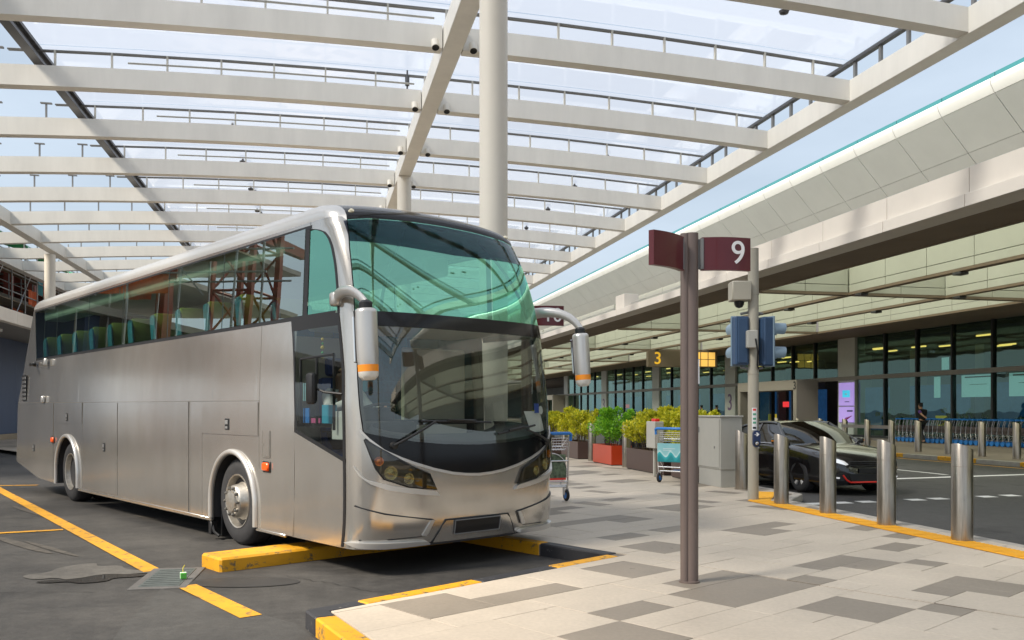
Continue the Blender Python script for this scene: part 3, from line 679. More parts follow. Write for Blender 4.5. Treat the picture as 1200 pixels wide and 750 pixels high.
for uc, r in ((RWU, AR_R), (FWU, AR_F)):
    for right in (False, True):
        lip = MB(); pts = []
        y = BW if right else 0.
        sg = 1 if right else -1
        pts = [Vector((uc-r, y+sg*.012, .27))]+[Vector((uc-r*math.cos(a), y+sg*.012, .48+r*math.sin(a))) for a in [PI*i/24 for i in range(25)]]+[Vector((uc+r, y+sg*.012, .27))]
        lip.tube(pts, .034, 8); lip.build('wheel_arch_lip', PAINT2, bus, smooth=60)
        wl_ = MB(); yi = .02 if not right else BW-.02; yo = .75 if not right else BW-.75
        arc_ = [(uc-r, .27)]+[(uc-r*math.cos(PI*i/16), .48+r*math.sin(PI*i/16)) for i in range(17)]+[(uc+r, .27)]
        wl_.patch(lambda p, q: (lambda i: Vector((arc_[i][0], lerp(yi, yo, q), arc_[i][1])))(round(p*18)), 18, 1)
        wl_.add([(x, yo, z) for x, z in arc_], [tuple(range(19))])
        wl_.build('wheel_well', INT_D, bus)
k = MB()                                            # mud flap and air line behind the front wheel
k.box((-.60, .10, .04), (-.57, .42, .36), 0, ch=.006); k.tube([(-.66, .06, .34), (-.67, .03, .2), (-.62, .03, .1), (-.55, .06, .05)], .018, 8); k.box((-.72, .0, .06), (-.64, .08, .22), 0, ch=.01)
k.build('mud_flap', M['black'], bus, smooth=40)
k = MB(); k.plate(lambda p, q, o: side_pt(lerp(.70, .86, p), lerp(1.03, 1.31, q), o), 1, 1, .007); k.plate(lambda p, q, o: side_pt(lerp(.715, .845, p), lerp(1.045, 1.295, q), o+.006), 1, 1, .005); k.box((.72, -.018, 1.155), (.735, -.008, 1.175))
k.build('fuel_flap', [PAINT], bus)
q = MB(); q.tube([(.70, -.006, 1.03), (.86, -.006, 1.03), (.86, -.006, 1.31), (.70, -.006, 1.31), (.70, -.006, 1.03)], .004, 5); q.build('flap_gap', SEAMC, bus)
for u, w in ((.79, .93), (-7.24, 1.01)):
    k = MB(); k.box((u-.07, -.035, w-.045), (u+.07, .0, w+.045), 0, ch=.015); k.box((u-.085, -.012, w-.058), (u+.085, .0, w+.058), 1, ch=.004)
    k.build('side_indicator', [mat('orange_red_lens', (.85, .10, .01), .25), M['black']], bus, smooth=40)
k = MB()                                            # louvred vent at the tail
k.box((-9.33, -.006, 1.70), (-9.05, .0, 2.19), 1)
for i in range(6): k.box((-9.31, -.02, 1.72+i*.078), (-9.07, -.004, 1.765+i*.078), 0, ch=.004)
k.build('engine_vent', [PAINT, M['black']], bus)
k = MB(); k.lathe([(0, .06), (.03, .055), (.045, .03), (.05, 0)], 14, 0, Matrix.Translation((-8.39, 0, 2.37)) @ Matrix.Rotation(R(90), 4, 'X')); k.tube([(-8.36, -.05, 2.37), (-8.30, -.11, 2.34), (-8.22, -.13, 2.36)], .02, 8); k.build('reversing_camera', M['black'], bus, smooth=50)
for u, w in ((-7.65, 2.38), (-7.82, 1.72)):
    k = MB(); k.box((u-.05, -.05, w-.06), (u+.05, .0, w+.06), 0, ch=.012); k.box((u-.09, -.03, w-.01), (u-.03, -.015, w+.04), 0, ch=.004); k.build('hatch_hinge', PAINT2, bus, smooth=40)

# ---- wheels
def tyre(mb, M_, r=.5, w=.29):
    p = [(r*.60, -w/2), (r*.74, -w/2-.012), (r*.90, -w/2), (r*.975, -w*.40), (r, -w*.25), (r, w*.25), (r*.975, w*.40), (r*.90, w/2), (r*.74, w/2+.012), (r*.60, w/2)]
    mb.lathe(p, 40, 0, M_, caps=False)
    for zz in (-.07, 0, .07): mb.lathe([(r-.006, zz-.006), (r+.0015, zz-.005), (r+.0015, zz+.005), (r-.006, zz+.006)], 40, 0, M_)
RIM = mat('worn_steel_rim', (.50, .47, .42), .38, .85, var=.25, scale=14)
RIMD = mat('dark_wheel_recess', (.03, .03, .03), .7)
def bus_wheel(u, y, front, outer):
    sg = outer       # -1: outer face looks towards -y
    Mx = Matrix.Translation((u, y, .5)) @ Matrix.Rotation(R(90)*(1 if sg < 0 else -1), 4, 'X')
    t = MB(); tyre(t, Mx); w = t.build('wheel', M['rubber'], bus, smooth=40)
    rim = MB()
    if front:
        rim.lathe([(.315, .12), (.305, .155), (.29, .15), (.275, .05), (.22, .03), (.215, .085), (.20, .10), (.185, .185), (.165, .205), (.12, .215), (.115, .235), (.09, .24), (.0, .245)], 32, 0, Mx, caps=False)
        rad, hz = .152, .21
    else:
        rim.lathe([(.315, .12), (.305, .155), (.29, .15), (.27, .02), (.24, -.03), (.18, -.04), (.13, -.04), (.125, .02), (.10, .04), (.0, .045)], 32, 0, Mx, caps=False)
        rad, hz = .19, -.035
    rim.build('rim', RIM, w, smooth=35)
    n = MB()
    for i in range(10):
        a = 2*PI*i/10; n.lathe([(.019, -.01), (.019, .018), (.013, .032), (0, .034)], 8, 0, Mx @ Matrix.Translation((rad*math.cos(a), rad*math.sin(a), hz)))
    tag(n.build('wheel_nut', mat('wheel_nut_steel', (.25, .24, .22), .4, .8), w, smooth=40), kind='stuff')
    hl = MB()
    for i in range(10):
        a = 2*PI*(i+.5)/10; rr = .245
        hl.lathe([(.024, .0), (.02, .004), (0, .004)], 12, 0, Mx @ Matrix.Translation((rr*math.cos(a), rr*math.sin(a), .042 if front else -.027)))
    tag(hl.build('vent_hole', RIMD, w), kind='stuff')
for u, fr in ((FWU, True), (RWU, False)):
    bus_wheel(u, .20, fr, -1); bus_wheel(u, BW-.20, fr, 1)
    if not fr:
        for y in (.56, BW-.56):
            t = MB(); tyre(t, Matrix.Translation((u, y, .5)) @ Matrix.Rotation(R(90), 4, 'X')); t.build('wheel', M['rubber'], bus, smooth=40)
k = MB(); k.box((-9.0, .5, .35), (2.2, 2.0, .62)); k.box((-5.7, .05, .3), (-.7, 2.45, .5)); k.box((.65, .1, .32), (2.3, 2.4, .45)); k.box((-8.2, .05, .32), (-7.1, 2.45, .5))
for u in (FWU, RWU): k.tube([(u, .35, .5), (u, 2.15, .5)], .09, 10)
k.build('chassis', INT_D, bus)

# ---- side glazing: panes with black joints, frame behind
for right in (False, True):
    P = (lambda u, w, o=0.: side_pt(u, w, o, True)) if right else (lambda u, w, o=0.: side_pt(u, w, o))
    cuts = [None, -8.0, -7.22, -5.44, -3.84, -2.10, -.41, 1.505]
    for a, c in zip(cuts, cuts[1:]):
        g = MB()
        lo = (lambda w: interp([(2.47, -8.46), (3.35, -8.68)], w)) if a is None else (lambda w, a=a: a+.012)
        g.plate(lambda p, q, o: P(lerp(lo(lerp(2.475, 3.345, q)), c-.012, p), lerp(2.475, 3.345, q), o-.001), 6, 6, .006)
        g.build('window_pane', G_SIDE, bus, smooth=30)
    g = MB(); S_ = (lambda s, w, o=0.: NS(FL-s, w, o)) if right else NS
    g.plate(lambda p, q, o: (lambda w: S_(lerp(1.60-SE(w), FW_R(w)-.03, p), w, o-.004))(lerp(2.475, 3.31, q)), 12, 18, .006)
    g.build('window_pane', G_UP, bus, smooth=30)
    f = MB()
    fb = lambda u0, u1, w0, w1, n=1: f.patch(lambda p, q: P(lerp(u0, u1, p), lerp(w0, w1, q), .001), n, 1)
    fb(-8.48, 2.13, 2.435, 2.482, 20); fb(-8.7, 1.62, 3.335, 3.368, 20)
    for c in cuts[1:]: f.patch(lambda p, q: P(c+lerp(-.012, .012, p)+(.06 if c > 1 else 0)*(p), lerp(2.46, 3.36, q), .0), 1, 4)
    f.patch(lambda p, q: P(interp([(2.44, -8.49), (3.36, -8.71)], lerp(2.44, 3.36, q))+lerp(0, .03, p), lerp(2.44, 3.36, q), .002), 1, 6)
    f.patch(lambda p, q: (lambda w: S_(lerp(FW_R(w)-.034, FW_R(w)+.008, p), w, .002))(lerp(2.44, 3.335, q)), 2, 24)
    f.build('window_frame', M['black'], bus)
# ---- door window on the driver's side (in line with the seam)
dsl = lambda x: lerp(1.325, 1.06, x)
g = MB(); g.plate(lambda p, q, o: (lambda s: NS(s, lerp(dsl(p), 2.375, q), o-.003))(lerp(1.40-SE(1.7), .03, p)), 8, 8, .006); g.build('door_window', G_DOOR, bus, smooth=30)
f = MB()
f.patch(lambda p, q: NS(lerp(1.37-SE(1.7), 1.42-SE(1.7), p), lerp(1.30, 2.45, q), .002), 1, 6)
f.patch(lambda p, q: NS(lerp(1.37-SE(1.7), .06, p), dsl(p)+lerp(-.02, .02, q), .0035), 10, 1)
f.patch(lambda p, q: NS(lerp(1.37-SE(1.7), .03, p), lerp(2.33, 2.45, q), .0045), 8, 1)
f.patch(lambda p, q: NS(SEAM(lerp(.26, 2.44, q))+lerp(-.022, .018, p), lerp(.26, 2.44, q), .006), 2, 20)
f.build('door_seal', M['black'], bus)
k = MB()           # small sliding frame inside the door window
for (a, c) in (((1.48, 1.40), (1.48, 2.04)), ((1.48, 2.04), (2.12, 2.06)), ((2.12, 2.06), (2.12, 1.34)), ((1.80, 1.40), (1.80, 2.04))): k.tube([(a[0], .02, a[1]), (c[0], .02, c[1])], .014, 6)
k.build('sliding_frame', M['black'], bus)
g = MB(); g.plate(lambda p, q, o: NS(FL+lerp(SE(1.4)-1.40, -.07, p), lerp(.55, 2.33, q), o-.003), 8, 8, .006); g.build('door_window', G_DOOR, bus, smooth=30)
# ---- windscreens, black band, black lower mask, white lip
def screen(name, m, bot, top, nq, off=-.004, s_in=0.012):
    g = MB(); g.plate(lambda p, q, o: (lambda w0: NS(lerp(WS_L(w0)+s_in, FL-WS_L(w0)-s_in, p), lerp(bot(lerp(WS_L(w0), FL-WS_L(w0), p)), top(lerp(WS_L(w0), FL-WS_L(w0), p)), q), off+o))(lerp(bot(.3), top(.3), q)), 60, nq, .006)
    return g.build(name, m, bus, smooth=40)
G_UP2 = G_UP
screen('upper_windscreen', G_UP2, lambda s: 2.445, WST, 22)
screen('lower_windscreen', G_LOW, GB, lambda s: 2.315, 20)
k = MB(); k.plate(lambda p, q, o: NS(lerp(.238, FL-.238, p), lerp(2.312, 2.448, q), o-.001), 60, 4, .012); k.build('screen_divider', M['black_gloss'], bus, smooth=40)
k = MB(); k.plate(lambda p, q, o: (lambda s: NS(s, lerp(MBT(s)+.012, GB(s), q), o))(lerp(.262, FL-.262, p)), 60, 6, .004); k.build('lower_mask', M['black_gloss'], bus, smooth=40)
k = MB(); k.plate(lambda p, q, o: (lambda s: NS(s, MBT(s)+lerp(-.012, .014, q), o))(lerp(.256, FL-.256, p)), 60, 2, .014); k.build('mask_lip', PAINT2, bus, smooth=40)
k = MB()           # black ceramic border inside the upper and lower screens
for S_ in (NS, lambda s, w, o=0.: NS(FL-s, w, o)):
    k.patch(lambda p, q: (lambda w: S_(WS_L(w)+lerp(-.01, .085, p), w, -.010))(lerp(2.44, 3.37, q)), 2, 16)
    k.patch(lambda p, q: (lambda w: S_(WS_L(w)+lerp(-.01, .04, p), w, -.010))(lerp(1.32, 2.32, q)), 2, 16)
k.patch(nose_cols(.35, FL-.35, lambda s: WST(s)-.035, lambda s: WST(s)+.004, -.010), 40, 1)
k.patch(nose_cols(.26, FL-.26, lambda s: GB(s)-.01, lambda s: GB(s)+.03, -.010), 40, 1)
for s in (.245, FL-.245): pass
k.build('screen_border', M['black'], bus)
k = MB()           # dark sun strip of the upper screen: tinted film in front, darkening the glass's reflection
k.patch(nose_cols(.315, FL-.315, lambda s: 3.10+.03*abs(s-1.5), lambda s: WST(s)-.01, .004), 40, 4)
k.build('sun_strip', glass('dark_blue_grey_film', (.30, .33, .40), (1, 1, 1), .0, 1.25), bus)
for s in (1.0, 2.02):        # slender ribs of the frame seen through the upper screen
    k = MB(); d = -1 if s < 1.5 else 1
    k.tube([NS(s+d*.55*math.sin(t*1.4)*.9 if True else s, lerp(3.36, 2.46, t), -.05) for t in [i/14 for i in range(15)]], .016, 6); k.build('screen_rib', M['black'], bus, smooth=60)

# ---- headlights, brows, bumper shapes, number plate
HEAD = [(.293, 1.262), (.527, 1.114), (.723, 1.006), (.908, .928), (.987, .785), (.693, .823), (.459, .902), (.385, 1.0)]
BROW = [(.176, 1.025), (.29, .895), (.40, .868), (.557, .829), (.80, .795), (.985, .765), (1.026, .721), (.84, .74), (.654, .768), (.48, .80), (.342, .855), (.25, .92)]
for side_i in (0, 1):
    fl = (lambda p: p) if side_i == 0 else mirror_poly
    sx = (lambda s: s) if side_i == 0 else (lambda s: FL-s)
    h = MB(); poly_patch(h, fl(HEAD), .002, 24, 5, 0, th=.006); ho = h.build('headlight', [mat('headlamp_housing', (.10, .085, .05), .35, .5)], bus, smooth=40)
    for s, w, r, nm, mt in ((.52, .952, .062, 'lamp', M['chrome']), (.695, .895, .05, 'lamp', M['chrome']), (.415, 1.062, .042, 'turn_lamp', M['orange'])):
        P0 = NS(sx(s), w, .008); n = (NS(sx(s), w, .03)-NS(sx(s), w, 0)).normalized()
        q = MB(); q.lathe([(r, 0), (r*1.02, .012), (r*.86, .010), (r*.75, -.002), (r*.45, .012), (0, .02)], 20, 0, Matrix.Translation(P0) @ n.to_track_quat('Z', 'Y').to_matrix().to_4x4())
        q.build(nm, mt if nm != 'lamp' else mat('lamp_reflector', (.80, .74, .48), .2, .8), ho, smooth=40)
    q = MB(); poly_patch(q, fl(HEAD), .034, 24, 5); q.build('lens', G_LENS, ho, smooth=40)
    q = MB()       # black rim round the lens
    pts = [NS(x, y, .02) for x, y in fl(HEAD)]+[NS(*fl(HEAD)[0], .02)]
    q.tube(pts, .012, 6); q.build('lamp_rim', M['black'], ho, smooth=60)
    q = MB(); poly_patch(q, fl(BROW), .001, 26, 3, th=.024); q.build('headlight_brow', PAINT2, bus, smooth=50)
    q = MB()       # raised corner pod of the bumper
    pod = [(.20, .648), (.47, .572), (.965, .49), (.86, .352), (.25, .345), (.20, .5)]
    poly_patch(q, fl(pod), .0005, 20, 4, th=.016, edge=1); q.build('bumper_pod', [PAINT, M['dark_metal']], bus, smooth=40)
    q = MB(); q.tube([NS(x, y, .006) for x, y in fl([(.19, .655), (.33, .615), (.47, .578), (.7, .535), (.968, .494)])], .008, 6); q.tube([NS(x, y, .004) for x, y in fl([(.968, .494), (.90, .42), (.86, .345), (.55, .335), (.25, .34)])], .006, 6); q.build('pod_seam', M['black'], bus, smooth=60)
    q = MB(); ch = [(.85, .36), (.93, .494), (.975, .494), (.90, .352)]; poly_patch(q, fl(ch), .012, 6, 3, th=.016); q.build('pod_chamfer', PAINT2, bus, smooth=40)
    q = MB(); lip = [(.115, .315), (.27, .272), (.5, .262), (.94, .272), (.93, .302), (.49, .316), (.25, .322)]; poly_patch(q, fl(lip), .0, 24, 2, th=.045); q.build('bumper_lip', PAINT2, bus, smooth=40)
q = MB(); rec = [(.985, .275), (1.10, .476), (1.915, .476), (2.025, .275)]; poly_patch(q, rec, .0005, 24, 4, th=.012, edge=1); q.build('plate_surround', [PAINT, M['dark_metal']], bus, smooth=40)
q = MB(); q.tube([NS(x, y, .006) for x, y in [(.975, .27), (1.04, .37), (1.11, .482), (1.5, .484), (1.91, .482), (1.975, .38), (2.035, .27)]], .008, 6); q.build('surround_seam', M['black'], bus, smooth=60)
q = MB(); q.plate(lambda p, q_, o: NS(lerp(1.215, 1.785, p), lerp(.340, .472, q_), o+.014), 8, 2, .012); pl_ = q.build('number_plate', M['black'], bus)
q = MB()
for a, c in (((1.215, .340), (1.785, .340)), ((1.215, .472), (1.785, .472)), ((1.215, .34), (1.215, .472)), ((1.785, .34), (1.785, .472))): q.tube([NS(lerp(a[0], c[0], t/6), lerp(a[1], c[1], t/6), .026) for t in range(7)], .006, 6)
q.build('plate_frame', M['grey2'], pl_)
q = MB(); q.patch(nose_cols(.95, 2.06, lambda s: .235, lambda s: .30, -.03), 24, 3); q.patch(nose_cols(.1, 2.9, lambda s: .24, lambda s: .255, -.03), 30, 1); q.build('lower_valance', M['dark_metal'], bus, smooth=40)
# ---- wipers
for pv, tip, b0, b1 in (((.547, 1.205), (.985, 1.425), (.83, 1.425), (1.66, 1.408)), ((2.53, 1.19), (2.149, 1.325), (2.30, 1.37), (1.75, 1.29))):
    k = MB(); k.lathe([(.035, 0), (.035, .04), (0, .05)], 12, 0, Matrix.Translation(NS(*pv, .0)) @ Matrix.Rotation(R(90), 4, 'Y'))
    k.tube([NS(lerp(pv[0], tip[0], t/8), lerp(pv[1], tip[1], t/8), .045+.02*math.sin(PI*t/8)) for t in range(9)], .012, 6)
    k.tube([NS(lerp(b0[0], b1[0], t/10), lerp(b0[1], b1[1], t/10), .03) for t in range(11)], .011, 6)
    k.tube([NS(lerp(.35, .75, t/4)*(b1[0]-b0[0])+b0[0], lerp(b0[1], b1[1], lerp(.35, .75, t/4))+.012, .045) for t in range(5)], .013, 6)
    k.build('wiper', M['black'], bus, smooth=60)
# ---- big rabbit-ear mirrors
def ear(base, mid, top, bot, rr):
    hd = Vector(top)
    k = MB(); a, m_, c = Vector(base), Vector(mid), Vector(top)+Vector((0, 0, .05))
    pts = [((1-t)**2)*a+2*t*(1-t)*m_+t*t*c for t in [i/10 for i in range(11)]]
    k.tube(pts, [.062-.026*i/10 for i in range(11)], 12, flat=.62)
    k.box((a.x-.07, a.y-.05, a.z-.09), (a.x+.05, a.y+.05, a.z+.045), 0, ch=.02)
    arm = k.build('mirror_arm', PAINT2, bus, smooth=50)
    h = MB(); L = (Vector(bot)-hd).length; n = (Vector(bot)-hd).normalized()
    Mx = Matrix.Translation(hd) @ (-n).to_track_quat('Z', 'X').to_matrix().to_4x4() @ Matrix.Diagonal((1.0, .92, 1, 1))
    h.lathe([(0, .0), (rr*.80, .0), (rr*.98, -.015), (rr, -.04), (rr*1.0, -L*.45), (rr*.97, -L*.72), (rr*.93, -L*.79)], 24, 0, Mx)
    ho = h.build('mirror_head', PAINT2, bus, smooth=50)
    o = MB(); o.lathe([(rr*.945, -L*.785), (rr*.935, -L*.88), (rr*.90, -L*.885)], 24, 0, Mx); o.build('orange_band', M['orange'], ho, smooth=40)
    o = MB(); o.lathe([(rr*.925, -L*.88), (rr*.88, -L*.94), (rr*.6, -L*.995), (0, -L)], 24, 0, Mx); o.build('mirror_tip', mat('clear_tip', (.7, .68, .63), .3), ho, smooth=50)
    o = MB(); o.lathe([(rr*.62, .0), (rr*.62, .05), (rr*.4, .07), (0, .07)], 16, 0, Mx); o.build('neck', M['black'], ho, smooth=40)
    o = MB(); o.box((-rr*.98*1.02, -rr*.75, -L*.75), (-rr*.9, rr*.75, -L*.1), 0, Mx, ch=.01); o.build('mirror_glass', mat('mirror_silver', (.8, .8, .8), .03, 1.), ho)
ear((2.17, .02, 2.60), (2.70, -.17, 2.66), (3.0, -.19, 2.40), (3.03, -.18, 1.785), .098)
ear((2.20, 2.45, 2.60), (2.62, 2.66, 2.68), (2.74, 2.74, 2.37), (2.78, 2.75, 1.79), .092)
k = MB(); k.box((1.90, -.17, 1.585), (2.03, -.10, 1.885), 0, ch=.03); k.box((1.92, -.10, 1.61), (2.01, -.095, 1.86)); k.tube([(1.97, -.10, 1.74), (2.10, -.07, 1.70), (2.30, .0, 1.68)], .012, 8); k.build('side_mirror', M['black'], bus, smooth=40)

# ---- inside: floors, bulkhead, ceiling, dashboard, seats
k = MB(); k.box((-8.9, .08, 1.36), (1.15, 2.42, 1.42)); k.build('passenger_floor', INT_D, bus)
k = MB(); k.box((1.15, .08, .62), (2.45, 2.40, .68)); k.build('cab_floor', INT_D, bus)
k = MB(); k.box((1.10, .08, .68), (1.15, 2.42, 1.36)); k.box((1.10, .08, 1.36), (1.15, .95, 2.3)); k.box((1.08, 1.5, 1.36), (1.13, 2.42, 2.25), ch=.02); k.build('bulkhead', mat('beige_bulkhead', (.5, .46, .39), .6), bus)
k = MB(); k.box((-8.6, .35, 3.42), (1.2, 2.15, 3.46)); k.box((-8.4, .14, 3.16), (.9, .52, 3.40), ch=.05); k.box((-8.4, 1.98, 3.16), (.9, 2.36, 3.40), ch=.05); k.box((1.1, .3, 2.36), (2.2, 2.2, 2.42), ch=.02); k.build('ceiling', INT, bus)
k = MB(); k.box((-8.9, .1, 1.4), (-8.82, 2.4, 3.35)); k.build('rear_wall', INT_D, bus)
k = MB()           # dashboard following the screen
k.patch(lambda p, q: (lambda s: NS(s, lerp(1.10, GB(s)+.02, min(1, q*2)) if q < .5 else GB(s)+.02+.10*math.sin((q-.5)*PI), -.06-max(0, q-.5)*1.1))(lerp(.3, FL-.3, p)), 40, 10)
k.box((1.95, .25, .68), (2.2, 2.25, 1.28), 0, ch=.03); k.build('dashboard', mat('charcoal_dashboard', (.06, .06, .062), .6), bus, smooth=50)
k = MB(); k.box((1.9, .28, 1.28), (2.12, 1.0, 1.42), 0, ch=.04); k.box((1.92, .42, 1.42), (1.98, .82, 1.56), 0, ch=.03); k.build('instrument_binnacle', INT_D, bus, smooth=40)
Ms = Matrix.Translation((1.86, .62, 1.50)) @ Matrix.Rotation(R(-25), 4, 'Y')
k = MB(); k.tube([(.215*math.cos(2*PI*i/24), .215*math.sin(2*PI*i/24), 0) for i in range(25)], .016, 8, M=Ms, caps=False); k.tube([(-.2, 0, -.01), (.2, 0, -.01)], .018, 6, M=Ms); k.tube([(0, -.2, -.01), (0, .05, -.02)], .018, 6, M=Ms); k.tube([(0, 0, 0), (.0, 0, -.35)], .03, 8, M=Ms); k.build('steering_wheel', INT_D, bus, smooth=50)
def seat(u, y, back=INT):
    s_ = MB(); Mx = Matrix.Translation((u, y, 0)) @ Matrix.Rotation(R(-10), 4, 'Y')
    z0 = 1.42
    Mt = Matrix.Translation((u, y, z0+.42)) @ Matrix.Rotation(R(-11), 4, 'Y')
    s_.box((-.09, -.215, .0), (.05, .215, 1.03), 0, Mt, ch=.05)
    s_.box((-.02, -.235, .05), (.13, -.185, .96), 0, Mt, ch=.02); s_.box((-.02, .185, .05), (.13, .235, .96), 0, Mt, ch=.02)
    s_.box((u-.0, y-.22, z0+.32), (u+.46, y+.22, z0+.47), 0, ch=.04); s_.box((u+.05, y-.18, z0), (u+.38, y+.18, z0+.32))
    o = s_.build('seat', SEAT_B, bus, smooth=40)
    h = MB(); h.box((-.105, -.175, .66), (.062, .175, 1.045), 0, Mt, ch=.03); h.build('headrest_cover', SEAT_H, o, smooth=40)
    return o
first = None
for i in range(10):
    for y in (.34, .80, 1.70, 2.16):
        u = -8.15+.90*i
        if first is None: first = seat(u, y); U0, Y0 = u, y
        else:
            c = copy_tree(first, bus); c.location = (u-U0, y-Y0, 0)
s_ = MB()          # the driver's seat
Mt = Matrix.Translation((1.30, .62, 1.10)) @ Matrix.Rotation(R(-9), 4, 'Y')
s_.box((-.07, -.24, 0), (.07, .24, .78), 0, Mt, ch=.05); s_.box((-.05, -.14, .80), (.05, .14, 1.0), 0, Mt, ch=.04); s_.box((1.28, .38, .98), (1.78, .86, 1.12), 0, ch=.04); s_.box((1.36, .48, .68), (1.66, .76, .98))
s_.build('driver_seat', mat('blue_driver_seat', (.02, .06, .22), .8), bus, smooth=40)
# small things behind the door window: note cards, a blue pouch, hanging charm
k = MB(); k.box((1.45, .09, 1.36), (2.25, .24, 1.40)); k.build('cab_shelf', INT_D, bus)
for (u0, w0, u1, w1, c, nm) in ((1.46, 1.62, 1.68, 1.80, (.30, .62, .66), 'note_card'), (1.83, 1.40, 2.09, 1.58, (.04, .42, .62), 'note_card'), (2.02, 1.25, 2.22, 1.52, (.7, .7, .68), 'note_card'), (1.46, 1.40, 1.58, 1.55, (.02, .20, .60), 'blue_pouch'), (1.62, 1.40, 1.80, 1.45, (.6, .12, .3), 'pink_cloth')):
    k = MB(); k.box((u0, .055, w0), (u1, .07, w1), 0, ch=.003); k.build(nm, mat(nm+'_print', c, .6), bus)
k = MB()
for i, (r, z) in enumerate(((.018, 2.28), (.012, 2.24), (.022, 2.2), (.016, 2.15), (.02, 2.11))): k.lathe([(0, r), (r*.7, r*.7), (r, 0), (r*.7, -r*.7), (0, -r)], 8, i % 2, Matrix.Translation((1.82, .07, z-.06)))
k.build('hanging_charm', [mat('yellow_bead', (.7, .5, .05), .4), mat('green_bead', (.05, .4, .1), .4)], bus, smooth=60)
k = MB(); k.plate(lambda p, q, o: NS(lerp(2.20, 2.49, p)+lerp(0, .08, 1-q)*0+(.10*(1-q)), lerp(1.30, 1.52, q), o-.03), 3, 3, .002); k.build('permit_paper', M['white'], bus)
k = MB(); k.plate(lambda p, q, o: NS(lerp(2.36, 2.45, p), lerp(1.50, 1.60, q), o-.012), 2, 2, .002); k.build('windscreen_sticker', mat('blue_sticker', (.05, .10, .45), .5), bus)
k = MB(); k.lathe([(0, 0), (.045, 0), (.045, .004), (0, .004)], 20, 0, Matrix.Translation(NS(2.50, 1.53, -.02)) @ (NS(2.5, 1.53, .1)-NS(2.5, 1.53, 0)).to_track_quat('Z', 'Y').to_matrix().to_4x4()); k.build('windscreen_sticker', M['white'], bus)
# ================================================================== terminal building
term = thing('terminal_building', 'long glass fronted airport terminal with deep cream canopy along the road', 'terminal building', (0, 0, 0), RZ)
T_GL = glass('terminal_facade_glass', (.62, .74, .68), (.75, 1.0, .90), .03, 1.55, wavy=.06, wscale=.6)
DF = 27.3; SOF = 5.15
MUL = mat('dark_mullion', (.03, .032, .033), .4, .3)
COLM = mat('pale_column_panel', (.46, .47, .43), .4, var=.05)
def bxs(name, a, b, m, ch=0., parent=None, group=None):
    q = MB(); q.box(a, b, 0, ch=ch); return q.build(name, m, parent or term)
S0, S1 = 2.0, 98.0
# columns every 13.25 m, five panes between
cols_ = [41.2+13.25*k for k in range(-3, 5)]
edges = []
for c in cols_: edges.append((c-.75, c+.75))
for a, b_ in edges:
    bxs('column', (DF-.12, a, 0), (DF+.5, b_, SOF), COLM, .01)
PORT = [(43.75, 50.65), (95.0-.5, 101.0)]
def in_portal(a, b_): return any(a < q and b_ > p for p, q in PORT)
panes = []
for (a, b_), (c, d) in zip(edges, edges[1:]):
    w = (c-b_)/5
    panes += [(b_+w*i, b_+w*(i+1)) for i in range(5)]
for a, b_ in panes:
    bxs('mullion', (DF-.10, a-.05, 0), (DF+.12, a+.05, SOF), MUL)
    bxs('glass_pane', (DF, a+.055, 3.14), (DF+.012, b_-.055, SOF-.02), T_GL)
    if not in_portal(a, b_): bxs('glass_pane', (DF, a+.055, .12), (DF+.012, b_-.055, 2.94), T_GL)
bxs('transom', (DF-.16, 2, 2.94), (DF+.1, 98, 3.14), mat('warm_grey_transom', (.24, .22, .20), .5))
bxs('sill', (DF-.14, 2, 0), (DF+.1, 98, .12), MUL)
PGM = mat('portal_warm_grey', (.34, .31, .27), .5)
for i, (a, b_) in enumerate(PORT):
    q = MB(); q.box((DF-1.5, a, 2.5), (DF-.17, b_, 3.05), 0, ch=.01); q.build('portal_header', PGM, term)
    for s in (a, b_-.35): q = MB(); q.box((DF-1.5, s, 0), (DF-.17, s+.35, 2.5), 0, ch=.01); q.build('portal_post', PGM, term)
    n = 4; w = (b_-a-.7)/n
    for k in range(n):
        if k in (1, 2): continue
        q = MB(); x0 = a+.35+w*k
        q.box((DF-.3, x0, .03), (DF-.285, x0+w, 2.5)); dq = q.build('sliding_door', T_GL, term)
        q = MB()
        for (u0, u1, z0, z1) in ((x0, x0+.06, 0, 2.5), (x0+w-.06, x0+w, 0, 2.5), (x0, x0+w, 0, .1)): q.box((DF-.32, u0, z0), (DF-.28, u1, z1))
        q.build('door_frame', MUL, dq)
    text('door_number', '3', .62, M['black'], term, (DF-1.512, a+.17, 2.72), (R(90), 0, R(-90)), .005, .008)
